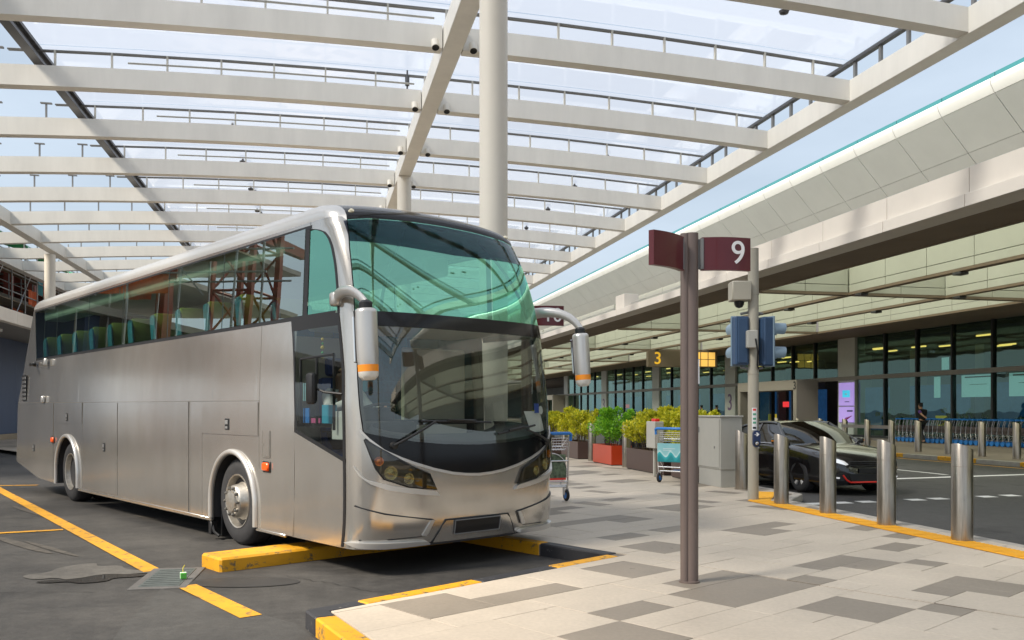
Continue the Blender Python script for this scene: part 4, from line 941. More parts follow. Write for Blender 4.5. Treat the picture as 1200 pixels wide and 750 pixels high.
# numbers on the pale columns, screens and posters behind the glass
VIO = mat('violet_number', (.16, .10, .20), .5)
text('column_number', '3', 1.55, VIO, term, (DF-.13, 54.45, 1.85), (R(90), 0, R(-90)), .004, .01)
text('column_number', '3', 1.55, VIO, term, (DF-.13, 80.95, 1.85), (R(90), 0, R(-90)), .004, .01)
for z0, z1, k in ((.75, 1.55, 0), (1.62, 2.82, 1)):
    q = MB(); q.box((DF-.20, 40.45, z0), (DF-.13, 41.75, z1), 0, ch=.01); o = q.build('display_screen', mat('lilac_screen', (.25, .18, .38), .4, emit=(.42, .30, .75), es=.5), term)
    q = MB()
    if k: q.box((DF-.205, 40.75, 2.05), (DF-.2005, 41.4, 2.42), 0); q.box((DF-.205, 40.8, 1.80), (DF-.2005, 41.2, 1.84), 1); q.box((DF-.205, 40.98, 2.2), (DF-.2055, 41.18, 2.25), 2)
    else:
        for i in range(6): q.tube([(DF-.204, 41.35-i*.03, .8+.0*i), (DF-.204, 41.1-.11*i, 1.0+.02*i)], .012, 4, 3)
        q.box((DF-.205, 40.5, 1.30), (DF-.2005, 41.0, 1.38), 1)
    q.build('screen_picture', [mat('cyan_print', (.05, .45, .6), .5, emit=(.05, .5, .7), es=.6), mat('ink_print', (.04, .05, .15), .5), M['white'], mat('magenta_print', (.4, .02, .2), .5)], o)
q = MB(); q.box((DF-.19, 40.45, .12), (DF-.13, 41.75, .68)); q.build('display_base', mat('pale_plinth', (.5, .55, .52), .4), term)
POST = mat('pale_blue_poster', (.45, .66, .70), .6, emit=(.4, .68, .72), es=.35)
for a, b_, z0, z1 in ((31.2, 33.2, 1.95, 2.9), (34.55, 34.95, 1.95, 2.9), (28.9, 30.5, 1.95, 2.9), (34.0, 34.45, 3.2, 3.75)):
    q = MB(); q.box((DF+.25, a, z0), (DF+.27, b_, z1)); o = q.build('poster', POST, term)
    if b_-a > 1.5:
        q = MB(); q.box((DF+.244, a+.15, z1-.12), (DF+.2495, b_-.2, z1-.06)); q.box((DF+.244, a+.5, z1-.42), (DF+.2495, b_-.5, z1-.40)); q.build('poster_print', M['black'], o)
# canopy over the kerb: fascia pieces, soffits, coffers with skylights
FD = 11.78
s = -10.0
while s < 120:
    L = 2.4
    q = MB(); q.box((FD-.10, s+.008, SOF), (FD+.55, s+L-.008, SOF+.24), 0, ch=.006); q.build('fascia_lip', M['cream_panel'], term)
    if s < 25: q = MB(); q.box((FD, s+.008, SOF+.24), (FD+.12, s+L-.008, SOF+.74), 0, ch=.006); q.build('fascia_panel', M['cream_panel'], term)
    s += L
q = MB(); q.box((FD-.0, 32.6, SOF+.24), (FD+.6, 33.6, SOF+.80), 0, ch=.01); q.build('fascia_block', M['cream_panel'], term)
q = MB()
for z in (SOF+.34, SOF+.44): q.tube([(FD+.3, 25.4, z), (FD+.3, 110, z)], .02, 6)
q.build('fascia_rail', M['grey'], term)
CD = [13.65, 17.02, 20.64, 24.05]
s = -10.0
k = 0
while s < 110:       # brown soffit boards behind the fascia and at the facade
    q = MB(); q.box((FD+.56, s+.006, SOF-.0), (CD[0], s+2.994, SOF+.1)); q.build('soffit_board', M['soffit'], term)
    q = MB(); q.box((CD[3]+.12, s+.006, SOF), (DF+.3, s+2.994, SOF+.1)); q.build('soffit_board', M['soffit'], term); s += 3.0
SKY_T = 6.32
cross = [25.6+13.25*k for k in range(-3, 7)]
s_edges = [-12.]+cross+[112.]
for D in CD:
    wdt = .14 if D in CD[1:3] else .06
    for a, b_ in zip(s_edges, s_edges[1:]):
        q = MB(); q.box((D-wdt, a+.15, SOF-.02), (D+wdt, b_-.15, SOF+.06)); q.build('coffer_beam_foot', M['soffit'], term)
        n = 7; w = (b_-a-.3)/n
        for i in range(n):
            x0 = a+.15+w*i
            if x0 < 9 or x0 > 75:
                if i: continue
                q = MB(); q.box((D-wdt+.02, a+.15, SOF+.06), (D+wdt-.02, b_-.15, SKY_T)); q.build('coffer_panel', M['coffer'], term); continue
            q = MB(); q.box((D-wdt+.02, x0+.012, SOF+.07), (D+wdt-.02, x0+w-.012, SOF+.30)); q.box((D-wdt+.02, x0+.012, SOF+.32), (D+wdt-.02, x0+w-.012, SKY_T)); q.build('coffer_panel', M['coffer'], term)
for c in cross:
    for a, b_ in zip(CD, CD[1:]):
        q = MB(); q.box((a+.14, c-.15, SOF-.02), (b_-.14, c+.15, SOF+.06)); q.build('coffer_beam_foot', M['soffit'], term)
        n = 2; w = (b_-a-.28)/n
        for i in range(n):
            q = MB(); q.box((a+.14+w*i+.012, c-.13, SOF+.07), (a+.14+w*(i+1)-.012, c+.13, SOF+.30)); q.box((a+.14+w*i+.012, c-.13, SOF+.32), (a+.14+w*(i+1)-.012, c+.13, SKY_T)); q.build('coffer_panel', M['coffer'], term)
SKG = glass('frosted_skylight_glass', (.94, .97, .94), (1, 1, 1), .03, 1.45, body=(.76, .79, .68), bodyw=.45, bodytl=True)
for a, b_ in zip(s_edges, s_edges[1:]):
    for c, d in zip(CD, CD[1:]): q = MB(); q.box((c, a, SKY_T), (d, b_, SKY_T+.02)); q.build('skylight', SKG, term)
for D in (17.02, 20.64):
    for k in range(14):
        q = MB(); s = 16+4.4*k; q.box((D-.14, s, SOF-.10), (D+.14, s+.3, SOF-.02), 0, ch=.01); q.build('canopy_light', M['dark_metal'], term)
# big rounded metal roof edge above, panel by panel, with the glass strip along its top
CLAD = mat('satin_grey_cladding', (.76, .77, .74), .42, .15, var=.04, scale=.5, rvar=.06)
CPR = [(25.02, 14.0), (24.99, 13.9), (25.02, 13.75), (25.18, 13.46), (25.55, 13.05), (26.06, 12.50), (26.45, 12.07), (26.84, 11.64), (27.6, 10.85), (28.4, 10.1)]
s = -12.0; sp = 2.9
while s < 210:
    for r, (i0, i1) in enumerate(((0, 3), (3, 6), (6, 9))):
        q = MB(); P_ = CPR[i0:i1+1]; g_ = .02
        up = [(d, z) for d, z in P_]
        if r > 0: d0, z0 = up[0]; up[0] = (d0+.012, z0-.018)
        n = len(up); vs = [(d, s+g_, z) for d, z in up]+[(d, s+sp-g_, z) for d, z in up]+[(d+.05, s+g_, z-.0) for d, z in up]+[(d+.05, s+sp-g_, z) for d, z in up]
        fs = [(i, i+1, n+i+1, n+i) for i in range(n-1)]+[(2*n+i, 3*n+i, 3*n+i+1, 2*n+i+1) for i in range(n-1)]+[(i, 2*n+i, 2*n+i+1, i+1) for i in range(n-1)]+[(n+i, n+i+1, 3*n+i+1, 3*n+i) for i in range(n-1)]
        fs += [(0, n, 3*n, 2*n), (n-1, 3*n-1, 4*n-1, 2*n-1)]
        q.add(vs, fs); q.build('cladding_panel', CLAD, term, smooth=40)
    q = MB(); q.box((25.2, s+.02, 14.0), (25.24, s+sp-.02, 14.26)); q.build('glass_edge', mat('teal_glass_edge', (.05, .22, .24), .15), term)
    s += sp
q = MB(); q.add([(d+.06, -12, z-.02) for d, z in CPR]+[(d+.06, 210, z-.02) for d, z in CPR], [(i, i+1, 11+i, 10+i) for i in range(9)]); q.box((28.3, -12, 5.2), (28.6, 210, 10.2)); q.box((25.4, -12, 13.7), (60, 210, 14.0)); q.box((27.6, -12, 5.25), (60, 210, 5.6)); q.build('roof_structure', mat('dark_joint_backing', (.12, .12, .12), .7), term)
# the hall behind the glass
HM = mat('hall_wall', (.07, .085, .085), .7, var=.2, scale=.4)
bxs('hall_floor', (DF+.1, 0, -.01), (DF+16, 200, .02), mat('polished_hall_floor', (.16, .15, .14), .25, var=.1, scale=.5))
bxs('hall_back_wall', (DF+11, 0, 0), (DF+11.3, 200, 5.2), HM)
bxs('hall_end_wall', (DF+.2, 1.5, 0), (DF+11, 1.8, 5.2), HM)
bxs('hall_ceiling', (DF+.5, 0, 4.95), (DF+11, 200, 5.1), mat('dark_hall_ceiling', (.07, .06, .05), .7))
LMP = mat('warm_strip_lamp', (.9, .6, .2), .5, emit=(1.0, .62, .16), es=1.5)
rl = random.Random(5)
for k in range(42):
    s = 20+rl.random()*70; D = DF+1.5+rl.random()*8
    q = MB(); q.box((D-.06, s, 4.86), (D+.06, s+1.1, 4.93)); q.build('ceiling_lamp', LMP, term)
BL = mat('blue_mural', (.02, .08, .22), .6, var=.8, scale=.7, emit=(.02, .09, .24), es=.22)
for k in range(12):
    s = 26+k*6.5; q = MB(); q.box((DF+5.5, s, .2), (DF+5.6, s+4.6, 2.75)); q.build('mural_wall', BL, term)
for k in range(14):
    s = 24+k*5.3; q = MB(); q.box((DF+7.2, s, 0), (DF+7.9, s+.7, 4.95), 0, ch=.05); q.build('hall_column', COLM, term)
for k in range(8):
    s = 30+k*8.6; q = MB(); q.box((DF+4.0, s, .4), (DF+4.1, s+1.0, 1.1)); q.box((DF+6.9, s+3, 1.6), (DF+7.0, s+4.1, 2.0), 1); q.build('hall_sign', [mat('yellow_hall_sign', (.7, .5, .05), .5, emit=(.8, .6, .05), es=.3), mat('red_hall_sign', (.7, .03, .03), .5, emit=(.9, .05, .05), es=.6)], term)
for s0, L in ((26.5, 5.0), (33.0, 3.2), (37.4, 2.6), (58.0, 6.0)):
    hd = thing('indoor_hedge', {26.5: 'low green hedge behind the terminal windows at the right edge', 33.0: 'low green hedge behind the glass near the worker', 37.4: 'low green hedge behind the glass right of the lilac screen', 58.0: 'low green hedge behind the glass left of the violet 3'}[s0], 'hedge', W(DF+1.1, s0+L/2, .0), RZ, 'hedges inside the terminal windows')
    ob('foliage', foliage(int(s0), 1.0, L, 1.35, LHEDGE, int(700*L), .10), hd); q = MB(); q.box((-.4, -L/2, .02), (.4, L/2, .35)); q.build('trough', M['dark_metal'], hd)
# hanging lit sign of door 3
hs = thing('hanging_door_sign', 'brown boxed sign with yellow 3 hanging under the terminal canopy', 'hanging sign', W(20.0, 51.0, 4.05), RZ)
q = MB(); q.box((0, 0, 0), (4.6, .35, 1.0), 0, ch=.01); q.build('sign_box', mat('brown_sign_box', (.17, .13, .085), .5), hs)
YG = mat('amber_lit_pane', (.7, .42, .08), .5, emit=(.95, .55, .12), es=.55)
for i in range(3):
    for j in range(2): q = MB(); q.box((3.0+i*.5, -.012, .06+j*.46), (3.44+i*.5, -.0, .48+j*.46)); q.build('lit_pane', YG, hs)
text('sign_number', '3', 1.05, mat('amber_number', (.8, .45, .03), .5, emit=(.9, .5, .03), es=.3), hs, (.62, -.008, .5), (R(90), 0, 0), .004, .01)
for x in (.6, 4.0): q = MB(); q.tube([(x, .17, 1.0), (x, .17, 1.12)], .03, 8); q.build('hanger', M['dark_metal'], hs)
# ================================================================== bus bay canopy (white steel, glass roof)
can = thing('bus_bay_canopy', 'white steel beam canopy with a pale glass roof over the bus bays', 'canopy', (0, 0, 0), RZ)
HB = 8.0; BD = .43; DE = 11.2
def camber(D): D = max(D, -12.0); return .2817+.003*D-.00307*D*D
WS = M['white_metal']
SB = [13.25+3.46*k for k in range(-6, 16)]
def beam_seg(mb, D0, D1, s, w, z, h, n=1):
    for i in range(n):
        a, b_ = lerp(D0, D1, i/n), lerp(D0, D1, (i+1)/n); za, zb = z+camber(a), z+camber(b_)
        vs = [(a, s-w, za), (a, s+w, za), (a, s+w, za+h), (a, s-w, za+h), (b_, s-w, zb), (b_, s+w, zb), (b_, s+w, zb+h), (b_, s-w, zb+h)]
        fs = [(0, 1, 5, 4), (1, 2, 6, 5), (2, 3, 7, 6), (3, 0, 4, 7)]+([(0, 3, 2, 1)] if i == 0 else [])+([(4, 5, 6, 7)] if i == n-1 else [])
        mb.add(vs, fs)
TD = [2.55, -10.6, -13.3]
for s in SB:
    for a, b_, n in ((2.75, DE-.18, 8), (-10.42, 2.35, 10), (-13.12, -10.78, 2)):
        q = MB(); beam_seg(q, a, b_, s, .14, HB, BD, n); q.build('cross_beam', WS, can)
for i, D in enumerate(TD+[DE]):
    q = MB(); z = HB+camber(D)-.02
    q.box((D-.18, -9, z), (D+.18, SB[-1]+1.5, z+BD+.04), 0, ch=.008); q.build('main_beam' if i < 3 else 'edge_beam', WS, can)
CO = mat('cream_column_paint', (.70, .655, .57), .42, var=.04, scale=.8)
for D in TD[:2]:
    for s in (12.65-13.3, 12.65, 25.95, 39.2, 52.5):
        q = MB(); q.lathe([(.30, -.0), (.30, .02), (.207, .02), (.207, HB+camber(D)-.03)], 32); q.build('column', CO, can, smooth=50, loc=(D, s, GA if D < 0 else 0))
# glass roof on posts with dark purlins
RG = glass('milky_roof_glass', (.80, .85, .92), (1, 1, 1), .02, 1.4, body=(.50, .53, .60), bodyw=.55, bodytl=True)
ZR = HB+BD+.42
for i, (a, b_) in enumerate(zip(SB, SB[1:])):
    q = MB(); n = 8
    for k in range(n):
        D0, D1 = lerp(-5.7, DE-.12, k/n), lerp(-5.7, DE-.12, (k+1)/n); z0, z1 = ZR+camber(D0)+.06, ZR+camber(D1)+.06
        q.add([(D0, a+.02, z0), (D1, a+.02, z1), (D1, b_-.02, z1), (D0, b_-.02, z0)], [(0, 1, 2, 3)])
    q.build('roof_glass', RG, can)
for s in SB:
    q = MB(); pts = [(D, s+.18, ZR+camber(D)) for D in [lerp(-6.3, DE-.2, k/8) for k in range(9)]]; q.tube(pts, .032, 6); q.tube([(x, y-.08, z-.015) for x, y, z in pts], .022, 5); q.build('purlin', M['grey2'], can, smooth=60)
    q = MB(); q.tube([(D, s-.1, HB+BD+camber(D)+.14) for D in [lerp(-3.9, 2.2, k/4) for k in range(5)]], .022, 5); q.build('conduit', M['grey'], can)
pm = MB(); pm.box((-.018, -.03, 0), (.018, .03, .42)); pme = pm.mesh('post', M['grey'])
tm_ = MB(); tm_.box((-.018, -.03, 0), (.018, .03, .42)); tm_.box((-.13, -.04, .42), (.13, .04, .45)); tme_ = tm_.mesh('post', M['grey2'])
extra = MB()
for s in SB:
    D = DE-.9
    while D > -13:
        if 13 < s < 60 and not (-10.5 > D and s > 45):
            ob('post', pme if D > -5.9 else tme_, can, (D, s+.1, HB+BD+camber(D)-.01))
        D -= 1.12
s = 8.0
while s < 66: q = MB(); q.box((DE-.06, s-.035, HB+BD+camber(DE)), (DE+.0, s+.035, ZR+camber(DE)+.02)); q.build('edge_post', M['grey2'], can); s += .86
q = MB(); q.box((DE-.1, -8, ZR+camber(DE)), (DE+.02, 66, ZR+camber(DE)+.07)); q.build('edge_rail', M['dark_metal'], can)
for D in (-5.75, -11.3):
    q = MB(); q.box((D-.1, -8, ZR+camber(D)-.25), (D+.1, 66, ZR+camber(D)-.18)); q.box((D-.02, -8, ZR+camber(D)-.18), (D+.02, 66, ZR+camber(D)-.02)); q.box((D-.1, -8, ZR+camber(D)-.02), (D+.1, 66, ZR+camber(D)+.05)); q.build('roof_edge_channel', M['dark_metal'], can)
# spotlights beside the main beam
for s in SB[5:14]:
    for sg in (-1, 1):
        D = TD[0]+sg*.36; z = HB+.30
        Ml = Matrix.Translation((D, s-.30, z-.02)) @ Matrix.Rotation(R(-32), 4, 'X') @ Matrix.Scale(.8, 4); q = MB(); q.tube([(D, s-.14, z+.08), (D, s-.30, z+.06)], .03, 8); q.lathe([(.085, -.16), (.095, -.15), (.095, .08), (.06, .12), (0, .12)], 18, 0, Ml, caps=False); q.lathe([(.088, -.145), (0, -.12)], 18, 1, Ml, caps=False); q.build('spotlight', [CO, M['black']], can, smooth=40)
for i, (a, b_) in enumerate(zip(SB, SB[1:])):
    for D in (-2.2, 8.5):
        for k in (0, 1):
            q = MB(); q.lathe([(0, -.13), (.08, -.11), (.10, -.06), (.03, -.02), (.03, .04)], 10, 0, Matrix.Translation((D+k*.12, a+1.3+k*.5, ZR+camber(D)+.05))); q.build('roof_fixing', M['dark_metal'], can, smooth=50)
for s in (SB[6], SB[8]): 
    q = MB(); q.tube([(TD[0]-.5, s, HB+BD), (TD[0]-.5, s, HB+BD+.75)], .02, 6); q.tube([(TD[0]-.5, s, HB+BD+.4), (TD[0]-.5, s, HB+BD+.62)], .05, 8); q.build('camera_mast', M['dark_metal'], can)
# ================================================================== building under construction on the left
lb = thing('construction_building', 'unfinished red framed building over a blue wall left of the coach', 'building', (0, 0, 0), RZ)
BW_ = mat('blue_panel_wall', (.055, .085, .16), .55, var=.06, scale=.5)
for k in range(20):
    s = 26+k*2.4; q = MB(); q.box((-15.0, s+.01, .25), (-14.4, s+2.39, 4.8), 0, ch=.01); q.build('wall_panel', BW_, lb)
q = MB(); q.box((-15.1, 26, GA), (-14.25, 73, .25)); q.build('wall_plinth', mat('tan_plinth', (.35, .28, .19), .7), lb)
q = MB(); q.box((-40, 25.5, 4.8), (-11.42, 75, 5.05)); q.build('slab_soffit', mat('grey_concrete_soffit', (.26, .25, .24), .75, var=.1, scale=.7), lb)
for k in range(20): q = MB(); s = 25.5+k*2.4; q.box((-11.6, s+.006, 4.72), (-11.3, s+2.394, 5.22), 0, ch=.01); q.build('slab_edge', M['cream_panel'], lb)
for k in range(5): q = MB(); s = 26+k*7; q.box((-13.2, s, 4.70), (-12.9, s+.9, 4.80)); q.build('soffit_lamp', M['white'], lb)
RF = mat('red_oxide_steel', (.22, .05, .03), .6, var=.3, scale=2); CONC = mat('raw_concrete', (.30, .28, .26), .85, var=.15, scale=1)
for k in range(13):
    s = 24.4+k*3.9
    q = MB(); q.box((-16.2, s-.18, 5.05 if s > 26 else GA), (-15.8, s+.18, 9.8)); q.build('steel_column', RF, lb)
    q = MB(); q.box((-24, s-.15, 8.7), (-15.6, s+.15, 9.1)); q.build('steel_beam', RF, lb)
for z in (7.2, 9.3): q = MB(); q.box((-30, 28.3, z), (-15.7, 73, z+.22)); q.build('floor_slab', CONC, lb)
q = MB(); q.box((-22, 36.3, 5.05), (-21.7, 73, 9.3)); q.build('core_wall', mat('dim_block_wall', (.12, .085, .07), .85, var=.3, scale=.6), lb)
sc_ = thing('scaffold', 'grey tube scaffold with green netting and orange boards above the blue wall', 'scaffold', (0, 0, 0), RZ)
TB = mat('galvanised_tube', (.36, .36, .36), .45, .7)
rs = random.Random(11)
for k in range(28):
    s = 20+k*1.9
    for D in (-13.7, -15.0):
        q = MB(); h = rs.uniform(8.6, 10.8); q.tube([(D, s, 5.05 if s > 26 else GA), (D, s, h)], .035, 6); q.build('standard', TB, sc_, smooth=60)
for z in (5.9, 6.9, 7.8, 8.7, 9.4):
    for D in (-13.7, -15.0): q = MB(); q.tube([(D-.05, 19, z), (D-.05, 73, z)], .03, 6); q.build('ledger', TB, sc_, smooth=60)
for z in (6.5, 8.2):
    for k in range(14): q = MB(); s = 20+k*3.8; q.box((-14.95, s+.02, z), (-13.8, s+3.76, z+.05)); q.build('scaffold_board', mat('weathered_board', (.22, .17, .11), .8, var=.3, scale=3), sc_)
q = MB()
for k in range(13): s = 21+k*3.9; q.tube([(-13.65, s, 5.2), (-13.65, s+3.6, 8.6)], .025, 5)
q.build('brace', TB, sc_)
cl = [((.55, .10, .02), 'orange_sheet'), ((.02, .30, .12), 'green_netting'), ((.45, .06, .03), 'red_sheet'), ((.5, .45, .38), 'pale_sheet'), ((.03, .2, .25), 'teal_sheet')]
for k in range(54):
    c, nm = cl[rs.choice((0, 0, 1, 2, 2, 3, 4))]; s = rs.uniform(20, 70); z = rs.choice((5.3, 6.0, 6.6, 7.3, 8.3)); L = rs.uniform(.6, 1.9)
    q = MB(); Dk = rs.choice((-13.85, -14.8, -15.2)); q.plate(lambda p, r, o: Vector((Dk+o+.05*math.sin(p*9), s+L*p, z+rs.uniform(.5, .9)*0+.75*r)), 8, 2, .01); q.build(nm, mat(nm+'_cloth', c, .7, var=.2, scale=4), sc_)
q = MB(); q.patch(lambda p, r: Vector((lerp(-13.6, -15.1, r), lerp(36, 56, p), 9.2+.5*r+.12*math.sin(p*40))), 60, 4); q.build('green_netting', mat('green_netting_cloth', (.02, .34, .14), .7), sc_)
# tower crane mast behind, seen mirrored in the coach windows
cr = thing('crane_mast', 'red lattice mast of a tower crane behind the scaffold', 'crane', W(-19, 23.5, GA), RZ)
for x in (-.8, .8):
    for y in (-.8, .8): q = MB(); q.box((x-.09, y-.09, 0), (x+.09, y+.09, 9.6)); q.build('leg', RF, cr)
q = MB()
for k in range(6):
    z = k*1.6
    for (a, b_) in (((-.8, -.8), (.8, -.8)), ((.8, -.8), (.8, .8)), ((.8, .8), (-.8, .8)), ((-.8, .8), (-.8, -.8))):
        q.tube([(*a, z), (*b_, z+1.6)], .05, 5); q.tube([(*a, z), (*b_, z)], .05, 5)
q.build('lattice', RF, cr)
# ================================================================== street furniture
MAR = mat('maroon_sign_enamel', (.095, .006, .011), .35, coat=.2); PB = mat('taupe_pole_paint', (.155, .115, .10), .42, coat=.1, var=.05, scale=2)
def flag(name, root, p0, p1, z0, z1, bulge, mats, n=14, far=False):
    """curved hollow sign panel from p0 to p1, bellied towards the viewer side by bulge"""
    p0, p1 = Vector(p0), Vector(p1); d = (p1-p0); L = d.length; d.normalize(); nn = Vector((d.y, -d.x))
    q = MB()
    f = lambda p, q_, o: (lambda c: Vector((c.x, c.y, lerp(z0, z1, q_))))(p0+d*L*p+nn*(bulge*math.sin(PI*(.12+.76*p))-bulge*.36+o))
    q.plate(lambda p, q_, o: f(p, q_, o-.03), n, 1, .048, 0, 0); q.patch(lambda p, q_: f(p, q_, -.03), n, 1)
    if far: p0 = p1
    q.box((p0.x-.012, p0.y-.03, z0+.01), (p0.x+.012, p0.y+.03, z1-.01), 1)
    return q.build(name, mats, root, smooth=40), f
def number_post(x, y, num, label, left=True, off=.145):
    r = thing('bay_number_post', label, 'sign post', (x, y, 0), 0., 'maroon bay number posts')
    q = MB(); q.tube([(.018, .0, 0), (.018, .0, 2.85)], .056, 20); q.tube([(-.040, -.015, 0), (-.040, -.015, 2.845)], .036, 16); q.lathe([(.085, 0), (.085, .012), (.06, .014)], 20, 0, Matrix.Translation((0, 0, .0))); q.build('pole', PB, r, smooth=50)
    q = MB(); q.box((.06, -.022, 2.56), (.105, .022, 2.80)); q.box((-.085, -.05, 2.57), (-.06, -.015, 2.80)); q.build('bracket', M['grey2'], r)
    o, f = flag('sign_panel', r, (.095, -.02), (.50, .02), 2.545, 2.812, .05, [MAR, M['grey2']])
    c = f(.72 if len(num) == 1 else .62, .5, .02); e = f(.78, .5, .02)-f(.66, .5, .02)
    text('sign_number', num, .268, M['white'], o, c, (R(90), 0, math.atan2(e.y, e.x)), .002, .0)
    if left: flag('sign_panel', r, (-.37, -.40), (-.075, -.09), 2.53, 2.80, .05, [MAR, M['grey2']], far=True)
    q = MB(); q.box((.066, -.03, 1.62), (.0775, .03, 1.82), 0); q.build('notice_plate', M['white'], r)
    return r
number_post(1.45, 7.19, '9', 'maroon number 9 flag sign on a tall taupe pole in the foreground')
number_post(.20, 11.9, '10', 'maroon number 10 flag sign mostly hidden behind the coach mirror', False)
# ---- bollards
bq = MB(); n = 28
tops = [(.108*math.cos(2*PI*i/n), .108*math.sin(2*PI*i/n), 1.0-.045*math.cos(2*PI*i/n)-.012*math.sin(2*PI*i/n)) for i in range(n)]
bq.add([(x, y, 0) for x, y, z in tops]+tops+[(x*.98, y*.98, z+.003) for x, y, z in tops], [(i, (i+1) % n, n+(i+1) % n, n+i) for i in range(n)]+[(n+i, n+(i+1) % n, 2*n+(i+1) % n, 2*n+i) for i in range(n)]+[tuple(2*n+i for i in range(n))])
bq.lathe([(.125, .0), (.125, .006), (.108, .008)], n); bq.lathe([(.1085, .80), (.1092, .802), (.1092, .806), (.1085, .808)], n)
bme = bq.mesh('bollard', M['steel'], 40)
def bollard(x, y, label, group, sc=1., grp=True):
    o = ob('bollard', bme, None, (x, y, 0), (0, 0, rng.uniform(-.15, .15))); o.scale = (sc, sc, sc); return tag(o, label, 'bollard', group)
names = ['stainless bollard nearest the camera on the yellow tactile strip at the right', 'stainless bollard second from the right, before the right end of the black car', 'stainless bollard in front of the black car headlight', 'stainless bollard before the front wheel of the black car']
for i, s in enumerate((8.15, 9.43, 10.68, 11.90)): p = W(6.77, s); bollard(p.x, p.y, names[i], 'bollards along the kerb')
bollard(*W(7.36, 14.3).xy, 'stainless bollard between the grey cabinet and the traffic light pole', 'bollards along the kerb')
for i, (D, s, lb_) in enumerate(((7.42, 20.35, 'stainless bollard between the orange red planter and the brown planter'), (7.45, 23.2, 'stainless bollard left of the orange red planter'), (7.47, 25.95, 'stainless bollard behind the left luggage trolley among the shrubs'))): bollard(*W(D, s).xy, lb_, 'bollards between the planters')
far_ = [(19.5, 21.3), (19.55, 22.7), (19.6, 24.2), (19.65, 25.7), (19.77, 27.25), (19.95, 28.9), (20.2, 30.7)]
fl_ = ['far stainless bollard at the right edge before the trolleys', 'second far stainless bollard from the right before the trolleys', 'third far stainless bollard from the right before the trolleys', 'far stainless bollard just left of the worker', 'far stainless bollard at the left end of the trolley row', 'far stainless bollard right of the lilac screen', 'far stainless bollard below the lilac screen']
for (D, s), l_ in zip(far_, fl_): bollard(*W(D, s).xy, l_, 'bollards along the terminal kerb')
for k in range(24): bollard(*W(20.2, 32.4+1.75*k).xy, ('far stainless bollard behind the black car roof, '+ORD[k]+' left of the barrier rail') if k < 6 else 'far stainless bollard along the terminal kerb beyond the planters', 'bollards along the terminal kerb behind the cars')
rl_ = thing('barrier_rail', 'grey rail spanning the far bollards below the lilac screen', 'rail', W(20.0, 0, 0), RZ)
q = MB(); q.box((-.02, 27.3, .72), (.02, 30.6, .84)); q.build('upper_rail', M['steel'], rl_); q = MB(); q.box((-.02, 27.3, .28), (.02, 30.6, .36)); q.build('lower_rail', M['steel'], rl_)
# ---- traffic light pole
tp_ = thing('traffic_light_pole', 'beige traffic light pole with blue backed signals and camera box', 'traffic light', (3.76, 13.7, 0))
BG = mat('beige_pole_paint', (.40, .37, .30), .5, var=.06, scale=2)
q = MB(); q.tube([(0, 0, 0), (0, 0, 3.92)], .082, 20); q.tube([(0, 0, 1.96), (0, 0, 1.985)], .088, 20); q.tube([(0, 0, 3.2), (0, 0, 3.23)], .09, 20); q.build('pole', BG, tp_, smooth=50)
q = MB(); q.box((-.36, -.14, 3.10), (-.06, .14, 3.40), 0, ch=.015); q.lathe([(0, -.10), (.05, -.085), (.075, -.045), (.08, 0)], 16, 1, Matrix.Translation((-.22, 0, 3.09))); q.build('camera_box', [BG, M['black']], tp_, smooth=40)
BB = mat('blue_grey_signal_back', (.035, .075, .15), .45); BS = mat('pale_signal_side', (.20, .28, .35), .45)
def signal(cx, cy, yaw, z0):
    Mx = Matrix.Translation((cx, cy, z0)) @ Matrix.Rotation(yaw, 4, 'Z')      # local +y = the side the lamps face
    q = MB(); q.box((-.112, -.10, 0), (.112, .09, .76), 0, Mx, ch=.02); q.box((-.08, -.115, .03), (.08, -.098, .73), 0, Mx, ch=.01); q.box((-.122, .055, -.015), (.122, .09, .775), 1, Mx, ch=.008)
    o = q.build('signal_head', [BB, BS], tp_, smooth=35)
    for i, c in enumerate(((.12, .01, .01), (.10, .07, .0))):
        q = MB(); zc = .56-.37*i; M2 = Mx @ Matrix.Translation((0, .09, zc)) @ Matrix.Rotation(R(-90), 4, 'X')
        q.lathe([(.105, 0), (.11, .02), (0, .03)], 20, 1, M2); n = 14
        pts = [(math.pi*(-.25+1.5*i_/n)) for i_ in range(n+1)]
        q.patch(lambda p, r: M2 @ Vector((.12*math.cos(PI*(-.18+1.36*p)+PI), .12*math.sin(PI*(-.18+1.36*p)+PI), r*(.26-.08*abs(2*p-1)))), n, 2)
        q.build('visor', [BS, mat('signal_lens', c, .2)], o, smooth=50)
signal(-.20, .02, R(8), 2.10); signal(.20, .02, R(-72), 2.09)
q = MB(); q.tube([(-.2, 0, 2.9), (-.05, 0, 2.93), (.15, 0, 2.9)], .02, 8); q.tube([(-.2, 0, 2.07), (0, 0, 2.03), (.15, 0, 2.06)], .02, 8); q.build('signal_bracket', M['grey2'], tp_, smooth=50)
q = MB(); q.box((-.14, -.20, 2.36), (.02, -.08, 2.63), 0, ch=.01); q.tube([(-.02, -.205, 2.5), (.01, -.22, 2.3), (.03, -.12, 2.1), (.06, -.08, 2.04)], .013, 8, 1); q.build('junction_box', [M['grey'], M['black']], tp_, smooth=30)
q = MB(); q.patch(lambda p, r: Vector((.0845*math.sin(lerp(-.5, .45, p)), -.0845*math.cos(lerp(-.5, .45, p)), lerp(1.09, 1.44, r))), 6, 1)
for i, (c, z) in enumerate(((1, 1.41), (2, 1.34), (2, 1.27), (2, 1.21), (3, 1.13))): q.patch(lambda p, r: Vector((.0858*math.sin(lerp(-.32, .25, p)), -.0858*math.cos(lerp(-.32, .25, p)), z-.018+.032*r)), 4, 1, c)
q.build('instruction_sticker', [M['white'], M['red'], mat('green_print', (.1, .35, .22), .5), M['black']], tp_)
